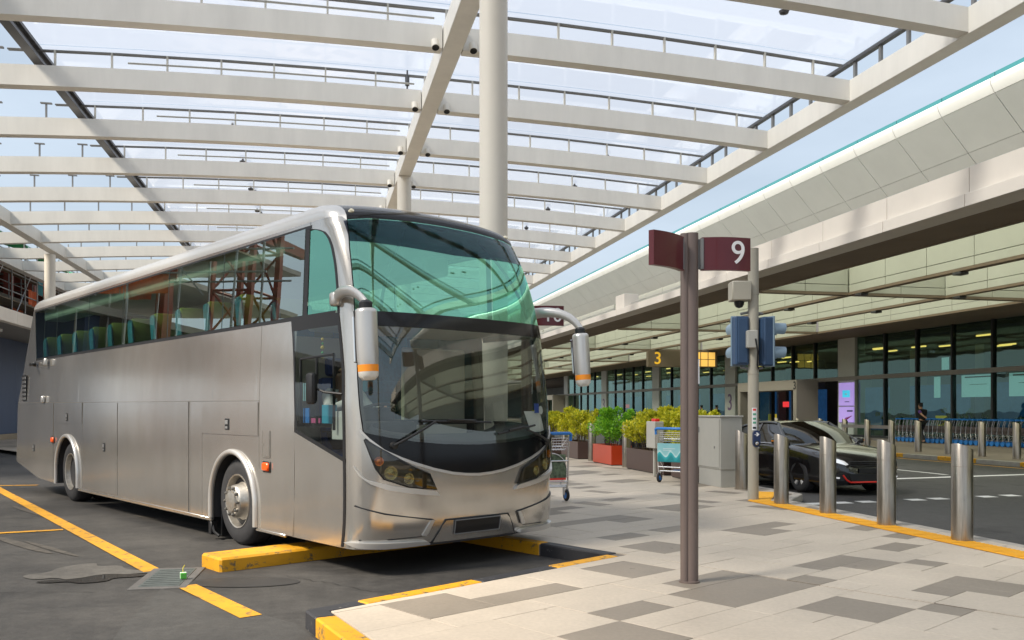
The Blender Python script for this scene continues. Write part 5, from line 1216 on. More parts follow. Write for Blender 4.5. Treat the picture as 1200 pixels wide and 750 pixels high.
q = MB(); pts = [(.055*math.cos(a), .075+.055*math.sin(a)) for a in [PI*i/10 for i in range(11)]]+[(.055*math.cos(a), -.075+.055*math.sin(a)) for a in [PI+PI*i/10 for i in range(11)]]
Mb = Matrix.Translation((.02, -.075, .96)) @ Matrix.Rotation(R(90), 4, 'X') ; q.prism(pts, 0, .055, 0, Mb)
q.lathe([(.042, .055), (.042, .062), (0, .064)], 18, 1, Mb @ Matrix.Translation((0, -.072, 0))); q.lathe([(.026, .062), (.026, .072), (0, .075)], 18, 2, Mb @ Matrix.Translation((0, -.072, 0)))
ar = [(-.035, .068), (.005, .068), (-.012, .088), (.003, .1), (.04, .068+.0), (.003, .036), (-.012, .048), (.005, .060), (-.035, .060)]; q.prism(ar, .055, .059, 3, Mb)
q.build('push_button', [mat('navy_button_case', (.012, .03, .10), .35), M['black'], M['chrome'], M['white']], tp_, smooth=35)
# ---- grey utility cabinet
cab = thing('utility_cabinet', 'grey green metal utility cabinet standing beside the planters', 'utility cabinet', W(7.13, 14.66, 0), RZ)
q = MB(); q.box((0.01, 0.01, 0), (.42, .93, .32), 0, ch=.006); q.build('plinth', M['grey'], cab)
q = MB(); q.box((0, 0, .32), (.43, .94, 1.27), 0, ch=.008); q.box((-.02, -.02, 1.27), (.45, .96, 1.30), 0, ch=.008); q.build('cabinet_body', M['grey'], cab)
q = MB(); q.box((-.012, .03, .35), (-.001, .91, 1.24), 0, ch=.004); q.box((-.02, .86, .98), (-.012, .89, 1.08), 1); q.box((-.02, .2, .7), (-.013, .23, .74), 1); q.build('cabinet_door', [M['grey'], M['grey2']], cab)
# ---- small grey box sign with a red panel
bs = thing('grey_box_sign', 'grey upright box sign with a small red panel behind the right trolley', 'box sign', W(6.9, 17.3, 0), RZ)
q = MB(); q.box((.05, .1, 0), (.11, .16, .62), 0, ch=.01); q.box((-.02, -.12, .60), (.18, .36, 1.16), 0, ch=.01); q.build('case', M['grey'], bs)
q = MB(); q.box((.0, -.1, 1.16), (.10, .12, 1.22), 0, ch=.008); q.build('red_panel', M['red'], bs)
# ---- planters and shrubs
BRN = mat('brown_planter_panel', (.075, .042, .034), .4, coat=.15, var=.06, scale=2); ORR = mat('orange_red_planter_panel', (.50, .045, .008), .35, coat=.2, var=.05, scale=2)
LY = leaf_mat('yellow_green_leaf', (.30, .36, .015), (.86, .78, .05)); LG = leaf_mat('fresh_green_leaf', (.09, .30, .015), (.32, .62, .03))
STM = mat('brown_stem', (.09, .06, .03), .8)
PLN = [(27.9, 2.3, BRN, LY, 'brown planter at the far left end of the row beside the coach', 'yellow green shrub at the far left end beside the coach mirror side', 1),
       (24.75, 1.7, BRN, LY, 'brown planter left of the orange red planter', 'yellow green shrub in the planter left of the orange red one', 2),
       (21.75, 1.5, ORR, LG, 'orange red planter box in the row', 'fresh green shrub in the orange red planter', 3),
       (18.75, 2.3, BRN, LY, 'long brown planter right of the orange red planter', 'yellow green shrub in the long brown planter behind the right trolley', 4),
       (16.45, 1.5, BRN, LY, 'brown planter between the number post and the cabinet', 'yellow green shrub between the number post and the grey cabinet', 5)]
PH = .50
for s, L, pm_, lm, l1, l2, sd_ in PLN:
    pl_ = thing('planter', l1, 'planter', W(7.52, s, 0), RZ, 'planters along the kerb')
    q = MB()
    for a, b_ in (((-.27, -L/2, .02), (-.24, L/2, PH)), ((.24, -L/2, .02), (.27, L/2, PH)), ((-.239, -L/2, .02), (.239, -L/2+.03, PH)), ((-.239, L/2-.03, .02), (.239, L/2, PH))): q.box(a, b_, 0, ch=.004)
    q.build('box', pm_, pl_); q = MB(); q.box((-.238, -L/2+.031, .3), (.238, L/2-.031, PH-.06)); q.build('soil', mat('dark_soil', (.03, .02, .012), .95), pl_); q = MB(); q.box((-.25, -L/2+.02, 0), (.25, L/2-.02, .02)); q.build('base', M['black'], pl_)
    sh = thing('shrub', l2, 'shrub', W(7.52, s, PH-.06), RZ, 'shrubs in the planters')
    ob('foliage', foliage(sd_, 1.05, L*1.06, .94, lm, int(2300*L+1200)), sh)
    q = MB(); r_ = random.Random(sd_)
    for k in range(int(10*L)):
        x, y = r_.uniform(-.2, .2), r_.uniform(-L/2+.1, L/2-.1); q.tube([(x, y, -.03), (x*1.3, y+r_.uniform(-.08, .08), .25), (x*1.8, y+r_.uniform(-.15, .15), .55)], [.012, .009, .004], 5)
    q.build('stem', STM, sh)
# ================================================================== luggage trolleys
AD = None
def ad_mat():
    m, n, l, b = new_mat('teal_wave_print'); t = n.new('ShaderNodeTexCoord'); sx = n.new('ShaderNodeSeparateXYZ'); l.new(t.outputs['Object'], sx.inputs['Vector'])
    w = n.new('ShaderNodeTexWave'); w.inputs['Scale'].default_value = 1.4; w.inputs['Distortion'].default_value = 3; l.new(t.outputs['Object'], w.inputs['Vector'])
    a = n.new('ShaderNodeMath'); a.operation = 'MULTIPLY_ADD'; a.inputs[1].default_value = .10; l.new(w.outputs['Fac'], a.inputs[0]); l.new(sx.outputs['Z'], a.inputs[2])
    r = n.new('ShaderNodeValToRGB'); e = r.color_ramp.elements
    e[0].position = .50; e[0].color = (.02, .25, .28, 1); e[1].position = .64; e[1].color = (.28, .55, .58, 1); x = r.color_ramp.elements.new(.585); x.color = (.04, .42, .46, 1); x = r.color_ramp.elements.new(.60); x.color = (.55, .75, .75, 1); x = r.color_ramp.elements.new(.85); x.color = (.22, .50, .55, 1)
    l.new(a.outputs[0], r.inputs['Fac']); l.new(r.outputs['Color'], b.inputs['Base Color']); b.inputs['Roughness'].default_value = .35; return m
ADM = ad_mat()
def castor(t, x, y, r=.09, back=.03):
    w = MB(); Mx = Matrix.Translation((x, y-back, r)) @ Matrix.Rotation(R(90), 4, 'Y')
    w.lathe([(r*.55, -.02), (r*.9, -.02), (r, -.01), (r, .01), (r*.9, .02), (r*.55, .02)], 20, 0, Mx); o = w.build('wheel', M['rubber'], t, smooth=40)
    q = MB(); q.lathe([(0, -.022), (r*.6, -.022), (r*.6, .022), (0, .022)], 16, 0, Mx); q.build('hub', M['blue'], o, smooth=40)
    q = MB(); q.box((x-.035, y-back-.02, r), (x-.025, y+.03, r*2.15), 0); q.box((x+.025, y-back-.02, r), (x+.035, y+.03, r*2.15), 0); q.box((x-.035, y-.02, r*2.1), (x+.035, y+.035, r*2.3), 0); q.build('fork', M['chrome'], o)
def trolley(loc, rz, label, plant=False):
    t = thing('luggage_trolley', label, 'luggage trolley', loc, rz, 'luggage trolleys on the pavement')
    q = MB(); r = .014
    for sx in (-.29, .29):
        q.tube([(sx, -.03, 1.0), (sx, .0, .70), (sx, .02, .30), (sx*.98, .04, .20)], r*1.15, 8); q.tube([(sx, .03, .24), (sx*.8, .45, .20), (sx*.45, .86, .17), (sx*.3, .92, .17)], r, 8)
        q.tube([(sx, .02, .50), (sx*.9, .22, .24)], r*.8, 6)
    for z, y in ((.62, .0), (.30, .02), (.22, .05)): q.tube([(-.29, y, z), (.29, y, z)], r*.9, 8)
    q.tube([(-.09, .92, .17), (.09, .92, .17)], r, 8); q.tube([(-.22, .45, .20), (.22, .45, .20)], r*.8, 6); q.tube([(-.16, .70, .185), (.16, .70, .185)], r*.8, 6); q.tube([(0, .05, .22), (0, .92, .175)], r*.8, 6)
    q.build('frame', M['chrome'], t, smooth=60)
    q = MB(); q.tube([(-.31, -.03, .99), (-.31, -.05, 1.03), (-.28, -.06, 1.045), (.28, -.06, 1.045), (.31, -.05, 1.03), (.31, -.03, .99)], .026, 10); q.tube([(-.31, -.02, .93), (-.31, -.03, 1.0)], .03, 8); q.tube([(.31, -.02, .93), (.31, -.03, 1.0)], .03, 8); q.build('handle', M['blue'], t, smooth=60)
    q = MB()
    for i in range(13): x = -.27+.045*i; q.tube([(x, .0, .97), (x, .02, .84), (x, .10, .78), (x, .22, .80)], .004, 4)
    for z, y in ((.97, .0), (.93, .005), (.885, .012), (.84, .02), (.80, .06), (.785, .15)): q.tube([(-.28, y, z), (.28, y, z)], .005, 5)
    q.tube([(-.28, .22, .84), (.28, .22, .84)], .007, 6)
    for sx in (-.28, .28): q.tube([(sx, 0, .97), (sx, .22, .84)], .006, 5)
    q.build('basket', M['chrome'], t, smooth=60)
    q = MB()
    if plant:
        q.patch(lambda p, s: Vector((lerp(-.25, .25, p), -.005+.02*s, lerp(.36, .72, s))), 1, 1); q.build('advert_panel', mat('clear_leafy_print', (.10, .14, .08), .4, var=.9, scale=12), t)
        q = MB(); q.tube([(-.26, .0, .36)]+[(.26*-math.cos(PI*i/12), .0, .48+.26*math.sin(PI*i/12)) for i in range(13)]+[(.26, 0, .36)], .01, 6); q.build('hoop', M['chrome'], t, smooth=60); q = MB(); q.box((-.24, -.02, .33), (.24, .02, .36)); q.build('red_strip', M['red'], t)
    else:
        q.box((-.285, -.025, .40), (.285, -.012, .76), 0, ch=.004); o = q.build('advert_panel', ADM, t); q = MB()
        for k, (a, b_) in enumerate(((-.16, .10), (-.16, .02))): q.box((a, -.0275, .655-.03*k), (b_, -.0255, .662-.03*k))
        q.build('advert_print', M['white'], o)
    q = MB(); q.tube([(-.2, .5, .20), (-.1, .93, .175), (.1, .93, .175), (.2, .5, .20)], .02, 6); q.build('bumper', M['blue'], t, smooth=60)
    castor(t, -.27, .06); castor(t, .27, .06); castor(t, 0, .80, .08)
    return t
trolley((3.06, 16.9, 0), R(-38), 'luggage trolley with a teal advert panel parked before the planters')
trolley((.60, 13.45, 0), R(22), 'luggage trolley half hidden behind the right front corner of the coach', True)
# the nested rows along the terminal
def row_proto():
    t = thing('nested_trolley', 'x', 'luggage trolley')
    q = MB()
    for sx in (-.28, .28): q.tube([(sx, -.08, .99), (sx, .0, .80), (sx, .04, .45), (sx, .0, .20)], .015, 5); q.tube([(sx, .02, .22), (sx*.4, .85, .16)], .014, 5); q.tube([(sx, .04, .42), (sx*.7, .4, .15)], .011, 4)
    q.tube([(-.28, 0, .4), (.28, 0, .4)], .01, 4); q.build('frame', M['chrome'], t, smooth=60)
    q = MB(); q.tube([(-.31, -.09, 1.0), (.31, -.09, 1.0)], .034, 6); q.build('handle', M['blue'], t, smooth=60)
    q = MB(); q.box((-.25, -.0, .45), (.25, .015, .72)); q.build('advert_panel', mat('mixed_advert_print', (.25, .2, .2), .5, var=.9, scale=5), t)
    q = MB(); q.lathe([(.03, -.025), (.095, -.025), (.095, .025), (.03, .025)], 12, 0, Matrix.Rotation(R(90), 4, 'Y')); wm = q.mesh('wheel', M['blue'], 40)
    for x, y in ((-.27, .02), (.27, .02), (0, .72)): ob('wheel', wm, t, (x, y, .095))
    return t
rp = row_proto(); firstr = True
def place_row(s0, n, D, label, group):
    global firstr
    for k in range(n):
        o = rp if firstr else copy_tree(rp); firstr = False
        o.location = W(D, s0+.275*k); o.rotation_euler = (0, 0, RZ); tag(o, label % ORD[k] if '%s' in label else label, 'luggage trolley', group)
place_row(26.4, 31, 25.6, 'blue handled nested trolley, %s from the right end of the row before the terminal windows', 'nested trolleys before the terminal windows')
place_row(57.0, 40, 25.8, 'blue handled luggage trolley in the far row seen over the planters', 'nested trolleys in the far row')

# ================================================================== cars
from mathutils.bvhtree import BVHTree
def cubic(tab, x):
    xs = [t[0] for t in tab]; k = len(tab)
    i = max(0, min(k-2, bisect_left(xs, x)-1)); f = (x-xs[i])/(xs[i+1]-xs[i])
    out = []
    for c in range(1, len(tab[0])):
        p1, p2 = tab[i][c], tab[i+1][c]; h = xs[i+1]-xs[i]
        m1 = (p2-tab[max(0, i-1)][c])/(xs[i+1]-xs[max(0, i-1)])*h; m2 = (tab[min(k-1, i+2)][c]-p1)/(xs[min(k-1, i+2)]-xs[i])*h
        out.append((2*f**3-3*f*f+1)*p1+(f**3-2*f*f+f)*m1+(-2*f**3+3*f*f)*p2+(f**3-f*f)*m2)
    return out
#        x     zbot  halfw  zshoulder zcentre
CARB = [(-2.36, .42, .62, .78, .84), (-2.28, .30, .76, .88, .95), (-2.05, .22, .85, .96, 1.04), (-1.5, .18, .905, .985, 1.05), (-.8, .17, .92, .965, 1.0), (0, .17, .92, .94, .98), (.75, .17, .92, .925, .985), (1.1, .17, .92, .90, .965), (1.6, .17, .905, .845, .905), (1.95, .18, .86, .775, .83), (2.18, .19, .76, .70, .745), (2.30, .21, .62, .62, .655), (2.36, .25, .48, .54, .57)]
def car_sec(x):
    zb, w, zs, zc = cubic(CARB, x)
    return [(0, zb), (w*.88, zb), (w*.965, zb+.06), (w*.99, zb+.2), (w*.985, zb+.36*(zs-zb)/.75), (w, lerp(zb, zs, .62)), (w*.985, zs-.09), (w*.955, zs-.02), (w*.90, zs+.012), (w*.72, lerp(zs, zc, .55)), (w*.38, lerp(zs, zc, .9)), (0, zc)]
def car(loc, rz, label, paint, lip=True, lamps=True):
    t = thing('parked_car', label, 'car', loc, rz)
    q = MB(); xs = [-2.36+4.72*i/70 for i in range(71)]; secs = [car_sec(x) for x in xs]; k = len(secs[0]); n = 2*k-2
    for x, s in zip(xs, secs):
        ring = [(x, y, z) for y, z in s]+[(x, -y, z) for y, z in reversed(s[1:-1])]; q.v += ring
    for i in range(len(xs)-1):
        for j in range(n): q.f.append((i*n+j, i*n+(j+1) % n, (i+1)*n+(j+1) % n, (i+1)*n+j)); q.mi.append(0)
    q.f += [tuple(range(n-1, -1, -1)), tuple((len(xs)-1)*n+j for j in range(n))]; q.mi += [0, 0]
    bodyme = q.mesh('car_body', paint)
    bo = ob('body', bodyme, t)
    # wheel arches cut out
    dg = None; WX = (-1.38, 1.36)
    cut = MB()
    for x in WX:
        for y in (-1, 1): cut.lathe([(.385, -.27), (.385, .4)], 36, 0, Matrix.Translation((x, y*.75, .335)) @ Matrix.Rotation(R(-90*y), 4, 'X'))
    co = cut.build('cutter', paint)
    mo = bo.modifiers.new('b', 'BOOLEAN'); mo.operation = 'DIFFERENCE'; mo.object = co; mo.solver = 'EXACT'
    bpy.context.view_layer.update(); dg = bpy.context.evaluated_depsgraph_get(); me = bpy.data.meshes.new_from_object(bo.evaluated_get(dg))
    bo.modifiers.clear(); bo.data = me; bpy.data.objects.remove(co)
    me.materials.clear(); me.materials.append(paint); me.polygons.foreach_set('material_index', [0]*len(me.polygons)); me.polygons.foreach_set('use_smooth', [True]*len(me.polygons)); me.set_sharp_from_angle(angle=R(38))
    bvh = BVHTree.FromPolygons([Vector(v) for v in q.v], q.f)
    def onfront(y, z, off=.0):
        h = bvh.ray_cast(Vector((4, y, z)), Vector((-1, 0, 0)))[0]; x = h.x if h else 1.9
        return Vector((x+off, y, z))
    # greenhouse: roof shell, glass
    RF_ = [(-1.95, .80, 1.02), (-1.35, .70, 1.24), (-.75, .645, 1.345), (-.2, .62, 1.375), (.2, .615, 1.345)]     # upper rail x, y, z
    def rail(u): i = u*(len(RF_)-1); a = min(len(RF_)-2, int(i)); f = i-a; return tuple(lerp(RF_[a][c], RF_[a+1][c], f) for c in range(3))
    def cub_rail(u):
        e = .12; a, b_, c = rail(max(0, u-e)), rail(u), rail(min(1, u+e)); return tuple((a[i]+2*b_[i]+c[i])/4 for i in range(3))
    r_ = MB()
    r_.patch(lambda p, s: (lambda R_: Vector((R_[0], lerp(-R_[1], R_[1], s), R_[2]+.045*math.sin(PI*s))))(cub_rail(lerp(.42, 1, p))), 16, 12)
    wl_b = lambda s: Vector((1.12-.24*abs(2*s-1)**2, lerp(-.80, .80, s), .955-.01*abs(2*s-1)))
    up = cub_rail(1)
    for sg in (-1, 1):      # pillars
        r_.tube([(.86, sg*.83, .95), (up[0]+.03, sg*(up[1]+.0), up[2]-.005)], [.045, .035], 8)
        pr = [cub_rail(u/14) for u in range(15)]; r_.tube([(x, sg*y, z) for x, y, z in pr], .035, 8)
        r_.tube([(-.42, sg*.85, .94), (-.42, sg*.64, 1.34)], .03, 6); r_.tube([(-1.45, sg*.86, 1.0), (-1.25, sg*.715, 1.23)], .05, 6)
    r_.build('roof', paint, t, smooth=45)
    CG = glass('car_glass', (.10, .13, .12), (1, 1, 1), .06, 1.5)
    g = MB(); g.patch(lambda p, s: (lambda a: a.lerp(Vector((up[0], lerp(-up[1], up[1], s), up[2]+.045*math.sin(PI*s))), p)+Vector((.03*math.sin(PI*p), 0, .035*math.sin(PI*p))))(wl_b(s)), 8, 14); g.build('windscreen', CG, t, smooth=60)
    g = MB(); g.patch(lambda p, s: Vector((lerp(-1.98, cub_rail(.42)[0], p), lerp(-1, 1, s)*lerp(.76, cub_rail(.42)[1], p), lerp(1.03, cub_rail(.42)[2], p)+.04*math.sin(PI*s)*1)), 6, 8); g.build('rear_window', CG, t, smooth=60)
    for sg in (-1, 1):
        for (a, b_) in ((-.40, .84), (-1.42, -.44)):
            g = MB()
            def sw(p, s):
                x = lerp(a, b_, p)
                xs_ = [c[0] for c in RF_]; 
                if x > up[0]: zt = lerp(up[2], .96, (x-up[0])/(.90-up[0])); yt = lerp(up[1], .83, (x-up[0])/(.90-up[0]))
                else:
                    u = max(0, min(1, [i for i in range(101) if cub_rail(i/100)[0] <= x][-1]/100 if cub_rail(0)[0] <= x else 0)); R_ = cub_rail(u); yt, zt = R_[1], R_[2]
                return Vector((x, sg*lerp(.865, yt, s), lerp(.93, zt, s)))
            g.patch(sw, 10, 4); g.build('side_window', CG, t, smooth=60)
        q2 = MB(); q2.tube([(x, sg*(.885), .935+.03*max(0, -x-1)*.5) for x in [lerp(-1.6, .86, i/10) for i in range(11)]], .012, 5); q2.build('window_trim', M['chrome'], t, smooth=60)
        q2 = MB(); q2.box((.60, sg*.90-.04 if sg > 0 else sg*.90-.17, .93), (.76, sg*.90+.17 if sg > 0 else sg*.90+.04, 1.06), 0, ch=.04); mi_ = q2.build('door_mirror', paint, t, smooth=50)
        q2 = MB(); q2.box((.64, sg*1.06-.012, .99), (.75, sg*1.06+.012, 1.01)); q2.build('mirror_indicator', M['red'] if False else M['orange'], mi_)
        q2 = MB()
        for x in (-.47, .78): q2.tube([(x+.02*math.sin(i), sg*(car_sec(x)[5][0]+.002), lerp(.30, .92, i/8)) for i in range(9)], .004, 4)
        q2.build('door_gap', M['black'], t)
        for x in (-.30, -1.2): q2 = MB(); q2.box((x, sg*.915-.012, .80), (x+.2, sg*.915+.012, .83), 0, ch=.008); q2.build('door_handle', M['chrome'], t)
    q2 = MB(); q2.box((-1.5, -.8, .35), (1.0, .8, .6)); q2.box((-.5, -.7, .6), (-.3, -.1, 1.15), ch=.05); q2.box((-.5, .1, .6), (-.3, .7, 1.15), ch=.05); q2.box((.75, -.75, .6), (1.0, .75, .93), ch=.04); q2.build('cabin', M['black'], t)
    # front: lamps, grille, intake
    def fp(poly, off, mb, n=10, m=4, th=.012):
        x0, x1, sp = poly_cols(poly); e = (x1-x0)*.01
        mb.plate(lambda p, s, o: onfront(lerp(x0+e, x1-e, p), lerp(*sp(lerp(x0+e, x1-e, p)), s), off+o), n, m, th)
    LM_ = mat('clear_headlamp', (.75, .78, .80), .12, .6, emit=(1, 1, 1) if lamps else None, es=.25)
    for sg in (-1, 1):
        q2 = MB(); pl_ = [(sg*y, z) for y, z in ((.44, .60), (.50, .665), (.70, .735), (.80, .755), (.79, .70), (.66, .635), (.5, .585))]; fp(pl_, -.006, q2, 12, 4); q2.build('headlight', LM_, t, smooth=40)
        q2 = MB(); fp([(sg*y, z) for y, z in ((.52, .29), (.54, .40), (.74, .42), (.76, .30))], -.004, q2, 6, 3); q2.build('side_intake', M['black'], t)
        q2 = MB(); fp([(sg*y, z) for y, z in ((.62, .33), (.62, .36), (.70, .365), (.70, .335))], .012, q2, 3, 2); q2.build('fog_lamp', LM_, t)
    q2 = MB(); fp([(-.46, .63), (-.42, .54), (.42, .54), (.46, .63), (.40, .66), (-.40, .66)], -.004, q2, 12, 3); gr = q2.build('grille', M['black'], t)
    for z in (.565, .60, .635): q2 = MB(); fp([(-.42, z-.008), (-.42, z+.008), (.42, z+.008), (.42, z-.008)], .008, q2, 12, 1); q2.build('grille_bar', M['black_gloss'], gr)
    q2 = MB(); fp([(-.46, .42), (-.40, .27), (.40, .27), (.46, .42)], -.004, q2, 12, 3); q2.build('lower_intake', M['black'], t)
    q2 = MB(); fp([(-.25, .435), (-.25, .53), (.25, .53), (.25, .435)], .016, q2, 4, 2); q2.build('number_plate', M['black'], t)
    if lip:
        q2 = MB(); q2.tube([onfront(y, z, .012) for y, z in [(-.56, .40), (-.50, .31), (-.44, .268)]+[(lerp(-.42, .42, i/8), .262) for i in range(9)]+[(.44, .268), (.5, .31), (.56, .40)]], .016, 6); q2.build('red_lip', M['red'], t, smooth=60)
    # wheels
    ALU = mat('machined_alloy', (.66, .64, .62), .35, .35); DKA = mat('dark_alloy', (.03, .03, .03), .4, .5)
    for x in WX:
        for sg in (-1, 1):
            Mx = Matrix.Translation((x, sg*.79, .335)) @ Matrix.Rotation(R(-90*sg), 4, 'X'); w = MB(); tyre(w, Mx, .335, .22); wo = w.build('wheel', M['rubber'], t, smooth=40)
            q2 = MB(); q2.lathe([(.245, .10), (.235, .115), (.225, .10), (.21, -.02), (0, -.03)], 32, 1, Mx, caps=False)
            q2.lathe([(.252, .095), (.246, .118), (.232, .112)], 32, 0, Mx, caps=False); q2.lathe([(.05, .06), (.045, .085), (0, .09)], 16, 0, Mx)
            for i in range(5):
                M2 = Mx @ Matrix.Rotation(2*PI*i/5+.3, 4, 'Z'); q2.add([(.03, -.035, .05), (.235, -.045, .085), (.235, .045, .085), (.03, .035, .05), (.03, -.03, .085), (.235, -.028, .108), (.235, .028, .108), (.03, .03, .085)], [(0, 1, 5, 4), (4, 5, 6, 7), (7, 6, 2, 3), (1, 2, 6, 5)], 0, M2)
            q2.build('rim', [ALU, DKA], wo, smooth=35)
            q2 = MB(); q2.lathe([(.17, -.028), (.17, -.01), (0, -.01)], 20, 0, Mx); q2.build('brake_disc', M['grey2'], wo)
    return t
BKP = mat('black_car_paint', (.008, .008, .009), .18, coat=1.)
CH = R(-75.5)      # heading
hx, hy = math.cos(CH), math.sin(CH)
fw_ = Vector((5.31, 16.3)); cpos = fw_-Vector((hx, hy))*1.36*.93+Vector((-hy, hx))*.90*.93
car((cpos.x, cpos.y, GA+.005), CH, 'glossy black coupe with a red lower lip standing behind the bollards', BKP).scale = (.93, .93, .93)
car((*W(10.6, 27.6).xy, GA+.005), RZ+R(-96), 'dark grey car seen over the shrubs behind the long brown planter', mat('dark_grey_car_paint', (.03, .03, .028), .25, .4, coat=1.), False, False)

# ================================================================== people
SKIN = mat('skin', (.36, .20, .13), .55); HAIR = mat('dark_hair', (.01, .008, .007), .6)
def skinmesh(name, verts, edges, radii, m, parent, root=0, sub=2):
    me = bpy.data.meshes.new(name); me.from_pydata(verts, edges, []); me.materials.append(m)
    o = ob(name, me, parent); o.modifiers.new('skin', 'SKIN'); sv = me.skin_vertices[0].data
    for i, r in enumerate(radii): sv[i].radius = (r, r) if not isinstance(r, tuple) else r
    sv[root].use_root = True
    ss = o.modifiers.new('sub', 'SUBSURF'); ss.levels = sub; ss.render_levels = sub
    me.polygons.foreach_set('use_smooth', [True]*len(me.polygons)); o.modifiers['skin'].use_smooth_shade = True
    return o
class Sk:
    def __init__(s): s.v = []; s.e = []; s.r = []
    def n(s, p, r, par=None):
        s.v.append(tuple(p)); s.r.append(r)
        if par is not None: s.e.append((par, len(s.v)-1))
        return len(s.v)-1
def hand(sk, wrist, wi, d, palm, spread, curl=.5):
    """palm and five fingers; d = direction of the hand, palm = palm normal, spread = thumb side"""
    d, palm, spread = d.normalized(), palm.normalized(), spread.normalized()
    c = sk.n(wrist+d*.05, (.030, .02), wi)
    for k, (off, L) in enumerate(((.028, .068), (.009, .078), (-.010, .072), (-.028, .056))):
        kx = sk.n(wrist+d*.092+spread*off, .0105, c); a = wrist+d*.092+spread*off
        b1 = a+(d*math.cos(curl*.6)+palm*math.sin(curl*.6))*L*.55; b2 = b1+(d*math.cos(curl*1.5)+palm*math.sin(curl*1.5))*L*.45
        i1 = sk.n(b1, .0085, kx); sk.n(b2, .0075, i1)
    t0 = sk.n(wrist+d*.035+spread*.034, .012, c); t1 = sk.n(wrist+d*.065+spread*.055+palm*.012, .0095, t0); sk.n(wrist+d*.09+spread*.060+palm*.025, .008, t1)
def person(loc, rz, label, J, top, bottom, shoe, hair=True, sleeve='short', group=None, hs_=True, top2=None):
    t = thing('person', label, 'person', loc, rz, group); V = Vector
    b = Sk(); pel = b.n(J['pel'], (.14, .10)); ch_ = b.n(J['chest'], (.16, .11), pel); nk = b.n(J['neck'], .055, ch_); hd0 = b.n(J['head']-V((0, 0, .045)), (.062, .072), nk); hd = b.n(J['head']+V((0, 0, .035)), (.072, .088), hd0); b.n(J['head']+V((0, 0, .10)), (.05, .06), hd)
    fwd = J.get('face', V((0, 1, 0)))
    b.n(J['head']+fwd*.098-V((0, 0, .012)), .012, hd0)        # nose
    sd_ = V((-fwd.y, fwd.x, 0))
    for sg in (-1, 1): b.n(J['head']+sd_*sg*.078-V((0, 0, .005)), .014, hd0)     # ears
    for sg, L in ((-1, 'l'), (1, 'r')):
        sh = b.n(J['sh'+L], .058, ch_); el = b.n(J['el'+L], .042, sh); wr = b.n(J['wr'+L], .028, el)
        d = (J['wr'+L]-J['el'+L]).normalized(); side_ = sd_*(-sg); palm = d.cross(side_)*(1 if sg > 0 else -1)
        hand(b, J['wr'+L], wr, d, palm if palm.length > .1 else V((0, 0, -1)), fwd if abs(d.dot(fwd)) < .8 else V((0, 0, 1)), .6)
        hp_ = b.n(J['hp'+L], .088, pel); kn = b.n(J['kn'+L], .06, hp_); an = b.n(J['an'+L], .042, kn); b.n(J['an'+L]+fwd*.12-V((0, 0, .04)), .035, an)
    skinmesh('body', b.v, b.e, b.r, SKIN, t)
    s_ = Sk(); p0 = s_.n(J['pel']-V((0, 0, .05)), (.165, .125)); p0b = s_.n(J['pel'].lerp(J['chest'], .5), (.158, .12), p0); c0 = s_.n(J['chest'], (.182, .13), p0b); c1 = s_.n(J['neck']-V((0, 0, .04)), (.075, .065), c0)
    for L in 'lr':
        a = s_.n(J['sh'+L], .074, c0)
        if sleeve == 'short': s_.n(J['sh'+L].lerp(J['el'+L], .75), .060, a)
        else: e_ = s_.n(J['el'+L], .058, a); s_.n(J['el'+L].lerp(J['wr'+L], .92), .044, e_)
    skinmesh('shirt', s_.v, s_.e, s_.r, top, t)
    s_ = Sk(); p0 = s_.n(J['pel']+V((0, 0, .03)), (.158, .118))
    for L in 'lr': h_ = s_.n(J['hp'+L], .108, p0); k_ = s_.n(J['kn'+L], .078, h_); s_.n(J['kn'+L].lerp(J['an'+L], .95), .062, k_)
    skinmesh('trousers', s_.v, s_.e, s_.r, bottom, t)
    for L in 'lr': s_ = Sk(); a = s_.n(J['an'+L]-V((0, 0, .03))-fwd*.03, .046); m_ = s_.n(J['an'+L]+fwd*.08-V((0, 0, .045)), .044, a); s_.n(J['an'+L]+fwd*.15-V((0, 0, .05)), .034, m_); skinmesh('shoe', s_.v, s_.e, s_.r, shoe, t)
    s_ = Sk(); a = s_.n(J['head']+V((0, 0, .05))-fwd*.025, (.078, .084)); s_.n(J['head']+V((0, 0, .105))-fwd*.01, (.06, .068), a); s_.n(J['head']-V((0, 0, .03))-fwd*.06, (.055, .04), a); skinmesh('hair', s_.v, s_.e, s_.r, HAIR, t)
    e_ = MB()
    for sg in (-1, 1): e_.lathe([(0, -.009), (.007, -.006), (.010, 0), (.007, .006), (0, .009)], 8, 0, Matrix.Translation(J['head']+fwd*.078+sd_*sg*.03+V((0, 0, .018))))
    e_.build('eye', M['black'], t, smooth=60)
    m_ = MB(); m_.tube([J['head']+fwd*.079-V((0, 0, .055))+sd_*x for x in (-.022, 0, .022)], .006, 5); m_.build('mouth', mat('lip', (.25, .09, .08), .5), t)
    return t
V = Vector
BLKC = mat('black_cloth', (.012, .012, .014), .85, var=.3, scale=10)
def stand(**k):
    J = dict(pel=V((0, 0, .93)), chest=V((0, .01, 1.24)), neck=V((0, .01, 1.43)), head=V((0, .03, 1.56)), shl=V((.17, 0, 1.36)), shr=V((-.17, 0, 1.36)), ell=V((.22, -.02, 1.08)), elr=V((-.22, -.02, 1.08)), wrl=V((.22, .06, .86)), wrr=V((-.22, .06, .86)), hpl=V((.09, 0, .88)), hpr=V((-.09, 0, .88)), knl=V((.10, .03, .48)), knr=V((-.10, .02, .48)), anl=V((.10, .0, .085)), anr=V((-.10, 0, .085)))
    J.update(k); return J
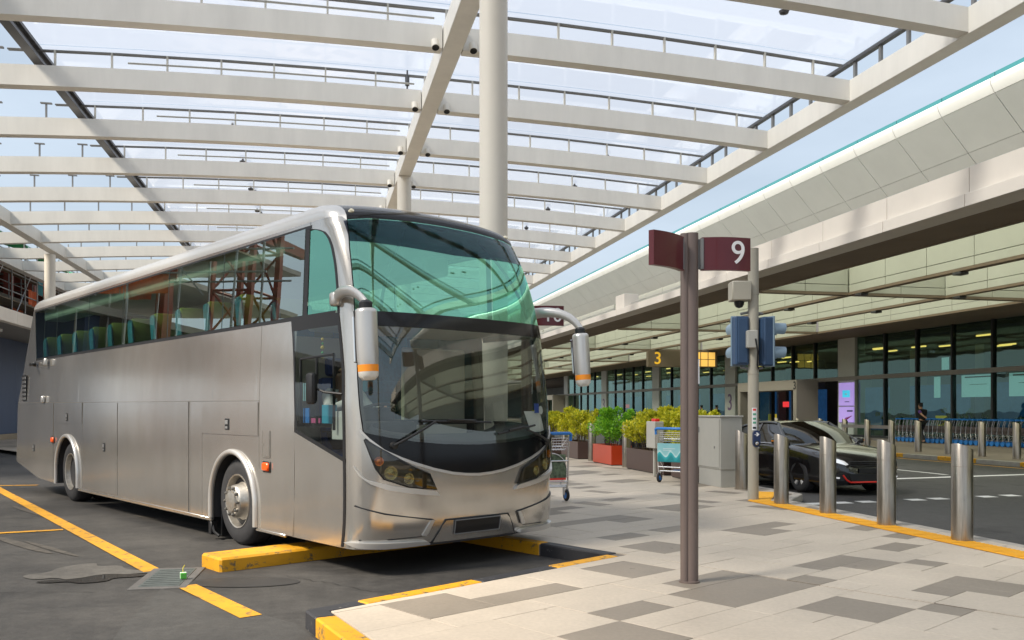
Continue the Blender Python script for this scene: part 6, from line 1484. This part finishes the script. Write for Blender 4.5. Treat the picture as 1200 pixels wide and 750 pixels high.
# worker in front of the trolley row, arm stretched back to a handle, walking to the left
person(W(24.75, 32.1), RZ, 'worker in black with a violet sleeve pulling on the trolley row', stand(elr=V((-.20, -.22, 1.20)), wrr=V((-.24, -.46, 1.10)), ell=V((.2, .14, 1.1)), wrl=V((.16, .30, .98)), knl=V((.10, .22, .50)), anl=V((.10, .16, .085)), knr=V((-.10, .0, .49)), anr=V((-.10, -.26, .10)), chest=V((0, .07, 1.23)), neck=V((0, .09, 1.42)), head=V((0, .13, 1.55))), BLKC, BLKC, M['black'])
vs_ = [o for o in bpy.data.objects if o.name == 'shirt'][-1]
sl = Sk(); a = sl.n((-.17, 0, 1.36), .078); sl.n((-.19, -.17, 1.24), .064, a)
skinmesh('sleeve', sl.v, sl.e, sl.r, mat('violet_cloth', (.10, .04, .22), .8), vs_.parent)
DK = mat('dark_cloth', (.03, .03, .035), .85)
for (D, s, rz, l_) in ((25.2, 54.6, 40, 'person in dark clothes standing by the pale column with the violet 3'), (25.6, 53.2, -60, 'person in dark clothes right of the pale column with the violet 3'), (25.4, 56.6, 10, 'person in dark clothes left of the pale column, above the cabinet')): person(W(D, s), RZ+R(rz), l_, stand(), DK, DK, M['black'])
# the coach driver, forearm raised beside the wheel
u0 = Vector((1.32, .62, 0)); Rb = Matrix.Rotation(R(-48), 4, 'Z')
loc = Vector(BUS_O)+Rb @ Vector((1.34, .60, 1.12))
dJ = dict(pel=V((0, 0, .13)), chest=V((0, -.05, .46)), neck=V((0, -.05, .65)), head=V((0, -.02, .79)), shl=V((.18, -.04, .58)), shr=V((-.18, -.04, .58)), ell=V((.30, .22, .40)), elr=V((-.24, .2, .38)), wrl=V((.24, .50, .50)), wrr=V((-.18, .44, .42)), hpl=V((.09, .05, .10)), hpr=V((-.09, .05, .10)), knl=V((.12, .46, .10)), knr=V((-.12, .46, .10)), anl=V((.12, .52, -.34)), anr=V((-.12, .52, -.34)))
person(loc, R(-48-90), 'coach driver in a white shirt seated behind the wheel', dJ, M['white'], DK, M['black'], sleeve='long')
